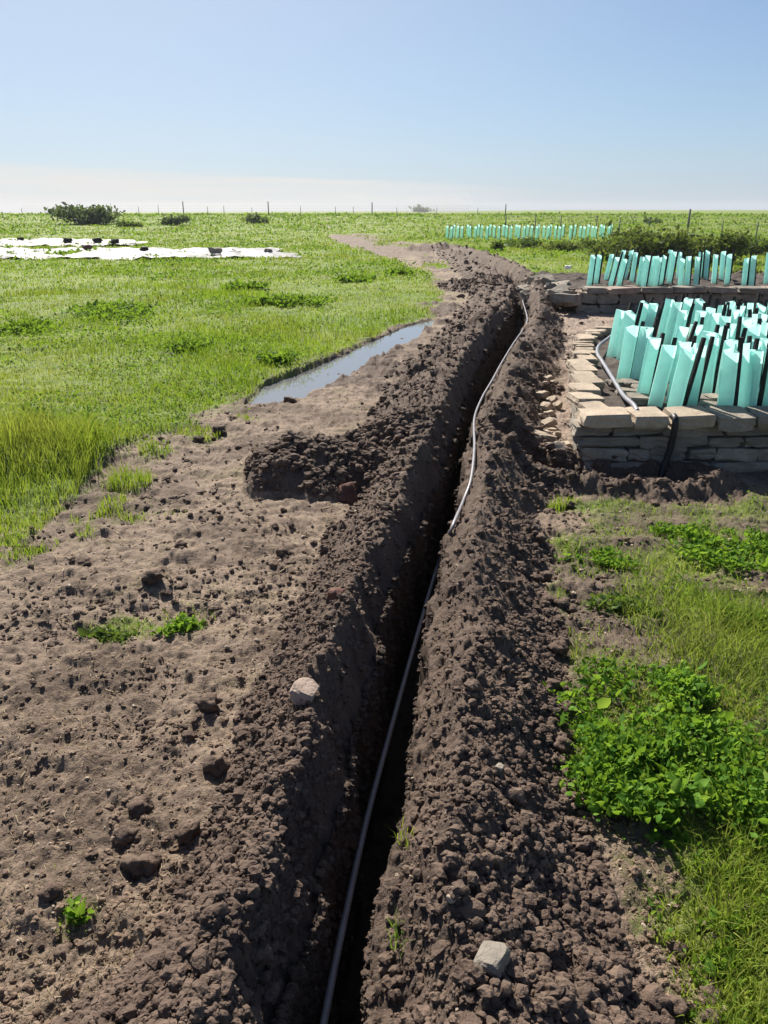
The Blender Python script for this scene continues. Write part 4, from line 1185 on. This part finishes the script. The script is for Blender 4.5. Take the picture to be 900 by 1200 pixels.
# pale grit on the track
n = 9000
yy = 1.0 / RNG.uniform(1 / 9.0, 1 / 0.7, n)
xx = RNG.uniform(-0.72, 0.62, n) * (0.58 + 0.93 * yy)
zz, pm = terrain(xx, yy)
kp = (pm['tr'] == 0) & (pm['pud'] < 0.05) & ((pm['spoil'] < 0.3) | (RNG.random(n) < 0.25)) & ~in_poly(xx, yy, BEDS[0]) & (RNG.random(n) < 0.5 + 0.8 * fbm(xx / 0.4, yy / 0.4, 2, 430))
xx, yy, zz = xx[kp], yy[kp], zz[kp]
s = (0.0015 + 0.006 * RNG.random(len(xx)) ** 3) * np.clip(yy / 2, 0.8, 2)
tag(scatter_mesh('grit', bases, xx, yy, zz + s * 0.1, s, M['grit']), kind='stuff')
# straw and dead stalks
n = 30000
yy = 1.0 / RNG.uniform(1 / 9.0, 1 / 0.7, n)
xx = RNG.uniform(-0.72, 0.62, n) * (0.58 + 0.93 * yy)
zz, pm = terrain(xx, yy)
kp = (pm['spoil'] < 0.2) & (pm['pud'] < 0.05) & (RNG.random(n) < 0.45 + 0.7 * fbm(xx / 0.5, yy / 0.5, 2, 420)) & ~in_poly(xx, yy, BEDS[0])
xx, yy, zz = xx[kp], yy[kp], zz[kp]
n = len(xx)
L = RNG.uniform(0.003, 0.018, n) * (1 + 1.2 * (RNG.random(n) < 0.04)) * np.clip(yy / 2, 0.8, 1.6); a = RNG.normal(0.5, 1.0, n); wd = RNG.uniform(0.0005, 0.0013, n) * np.clip(yy / 2, 0.8, 2)
dx, dy = np.cos(a) * L, np.sin(a) * L
ox, oy = -np.sin(a) * wd, np.cos(a) * wd
dz = RNG.normal(0.0, 0.12, n) * L
v = np.stack([np.stack([xx - dx - ox, yy - dy - oy, zz + .005 - dz], 1), np.stack([xx + dx - ox, yy + dy - oy, zz + .005 + dz], 1), np.stack([xx + dx + ox, yy + dy + oy, zz + .006 + dz], 1), np.stack([xx - dx + ox, yy - dy + oy, zz + .006 - dz], 1)], 1).reshape(-1, 3)
me = mesh_np('dry_straw', v, [np.arange(4 * n).reshape(-1, 4)], {'tone': np.repeat(RNG.random(n), 4)}, smooth=False)
tag(link_mesh('dry_straw', me, M['straw']), kind='stuff')
# clods one can point at
CM = []
for k in range(6):
    bm = ico(3, k + 20, 0.6)
    for v in bm.verts:
        v.co *= 1 + 0.10 * mnoise.noise(v.co * 7 + Vector((k, 0, 0)))
    CM.append(bm_mesh('soil_clod', bm, True)); CM[-1].materials.append(M['soil'])
def surf(px, py):
    d = ray(px, py)
    t = np.linspace((0.45 - EYE) / d[2], (-0.1 - EYE) / d[2], 160)
    zt = terrain(d[0] * t, d[1] * t)[0]
    hit = EYE + d[2] * t < zt
    k = int(np.argmax(hit)) if hit.any() else -1
    return np.array([d[0] * t[k], d[1] * t[k]])
def clod(px, py, rad_px, lab, group=None, mat=None, name='soil_clod', sink=0.38):
    a = surf(px, py) if name == 'bank_stone' or mat else G(px, py)
    s = rad_px / FPX * math.hypot(a[1], 1.6)
    me = CM[random.randrange(6)]
    if name == 'bank_stone':
        me = rock_mesh('bank_stone', 2.0, 1.6, 1.2, rad_px + px, 0.10, 4, 0.75); me.materials.append(mat)
    elif mat:
        me = me.copy(); me.materials.clear(); me.materials.append(mat)
    o = bpy.data.objects.new(name, me); COL.objects.link(o)
    o.location = (a[0], a[1], hz_at(a[0], a[1]) + s * sink)
    o.scale = (s * random.uniform(.9, 1.15), s * random.uniform(.85, 1.1), s * random.uniform(.8, 1.05))
    o.rotation_euler = (random.gauss(0, .3), random.gauss(0, .3), random.uniform(0, 6))
    return tag(o, lab, 'clod' if name == 'soil_clod' else 'stone', group)
PROM = [(166,950,12,'round dark clod standing on the mud at lower left, above a larger one'),(168,1018,17,'largest dark clod at the foot of the left bank, lower left'),(147,985,10,'dark clod just left between the round and the largest clod'),(220,980,13,'dark clod right of the round clod at the bank foot'),(254,905,13,'dark grey angular clod at the edge of the left bank'),(245,832,13,'dark clod left of the pale pink stone'),(221,870,8,'small dark clod below the dark clod left of the pink stone'),(180,686,11,'dark clod alone in the middle of the dry track'),(285,868,9,'small clod between the angular clod and the pink stone'),(99,665,8,'flat dark clod on the track at the left'),(212,643,7,'brown clod on the track near the reddish lumps'),(75,1120,9,'dark clod below the tiny seedling'),(60,1055,10,'dark clod left of the tiny seedling'),(258,508,8,'dark clod cluster on the track under the puddle, right lump'),(232,516,6,'dark clod cluster on the track under the puddle, left lump'),(322,622,6,'small dark clod below the earth heap'),(330,648,7,'dark clod under the earth heap, near the left bank'),(340,472,6,'black clod at the near tip of the puddle'),(356,452,5,'black clod on the lower shore of the puddle'),(470,395,4,'dark clod on the far shore of the puddle')]
for px, py, rp, lab in PROM:
    clod(px, py, rp, lab)
clod(357,817,15,'pale pink rounded stone resting on the left bank', None, M['pinkstone'], 'bank_stone', 0.35)
clod(576,1132,16,'flat grey stone half buried in the right bank', None, M['stone'], 'bank_stone', 0.25)
clod(395,703,11,'dark red clod on the crest of the left bank', None, M['redsoil'])
clod(408,588,12,'reddish clod at the foot of the dark earth heap', None, M['redsoil'])
clod(585,902,5,'pale grey stone on the right bank crest', None, M['stone'], 'bank_stone', 0.3)
clod(530,1055,5,'small pale stone on the near right bank', None, M['cap'], 'bank_stone', 0.3)
for i in range(28):
    while True:
        px, py = random.uniform(0, 520), random.uniform(500, 1190)
        a = G(px, py)
        _, pm = terrain(np.array([a[0]]), np.array([a[1]]), False)
        if pm['spoil'][0] < 0.3 and pm['grass'][0] < 0.5: break
    clod(px, py, random.uniform(2.0, 4.5) * (0.7 + (py - 500) / 900), 'small dark soil clod lying loose on the dry track', 'small clods scattered over the track')
for i in range(40):
    yy_ = 1.1 + 4 * random.random() ** 1.5
    xx_ = float(np.interp(yy_, *R_TOE)) + random.gauss(0.0, 0.06)
    o = bpy.data.objects.new('soil_clod', CM[random.randrange(6)]); COL.objects.link(o)
    s_ = random.uniform(0.014, 0.034)
    o.location = (xx_, yy_, hz_at(xx_, yy_) + s_ * 0.4); o.scale = (s_, s_ * .9, s_ * .85); o.rotation_euler = (0, 0, random.random() * 6)
    tag(o, 'lumpy brown clod along the outer foot of the right earth bank', 'clod', 'clods along the foot of the right bank')
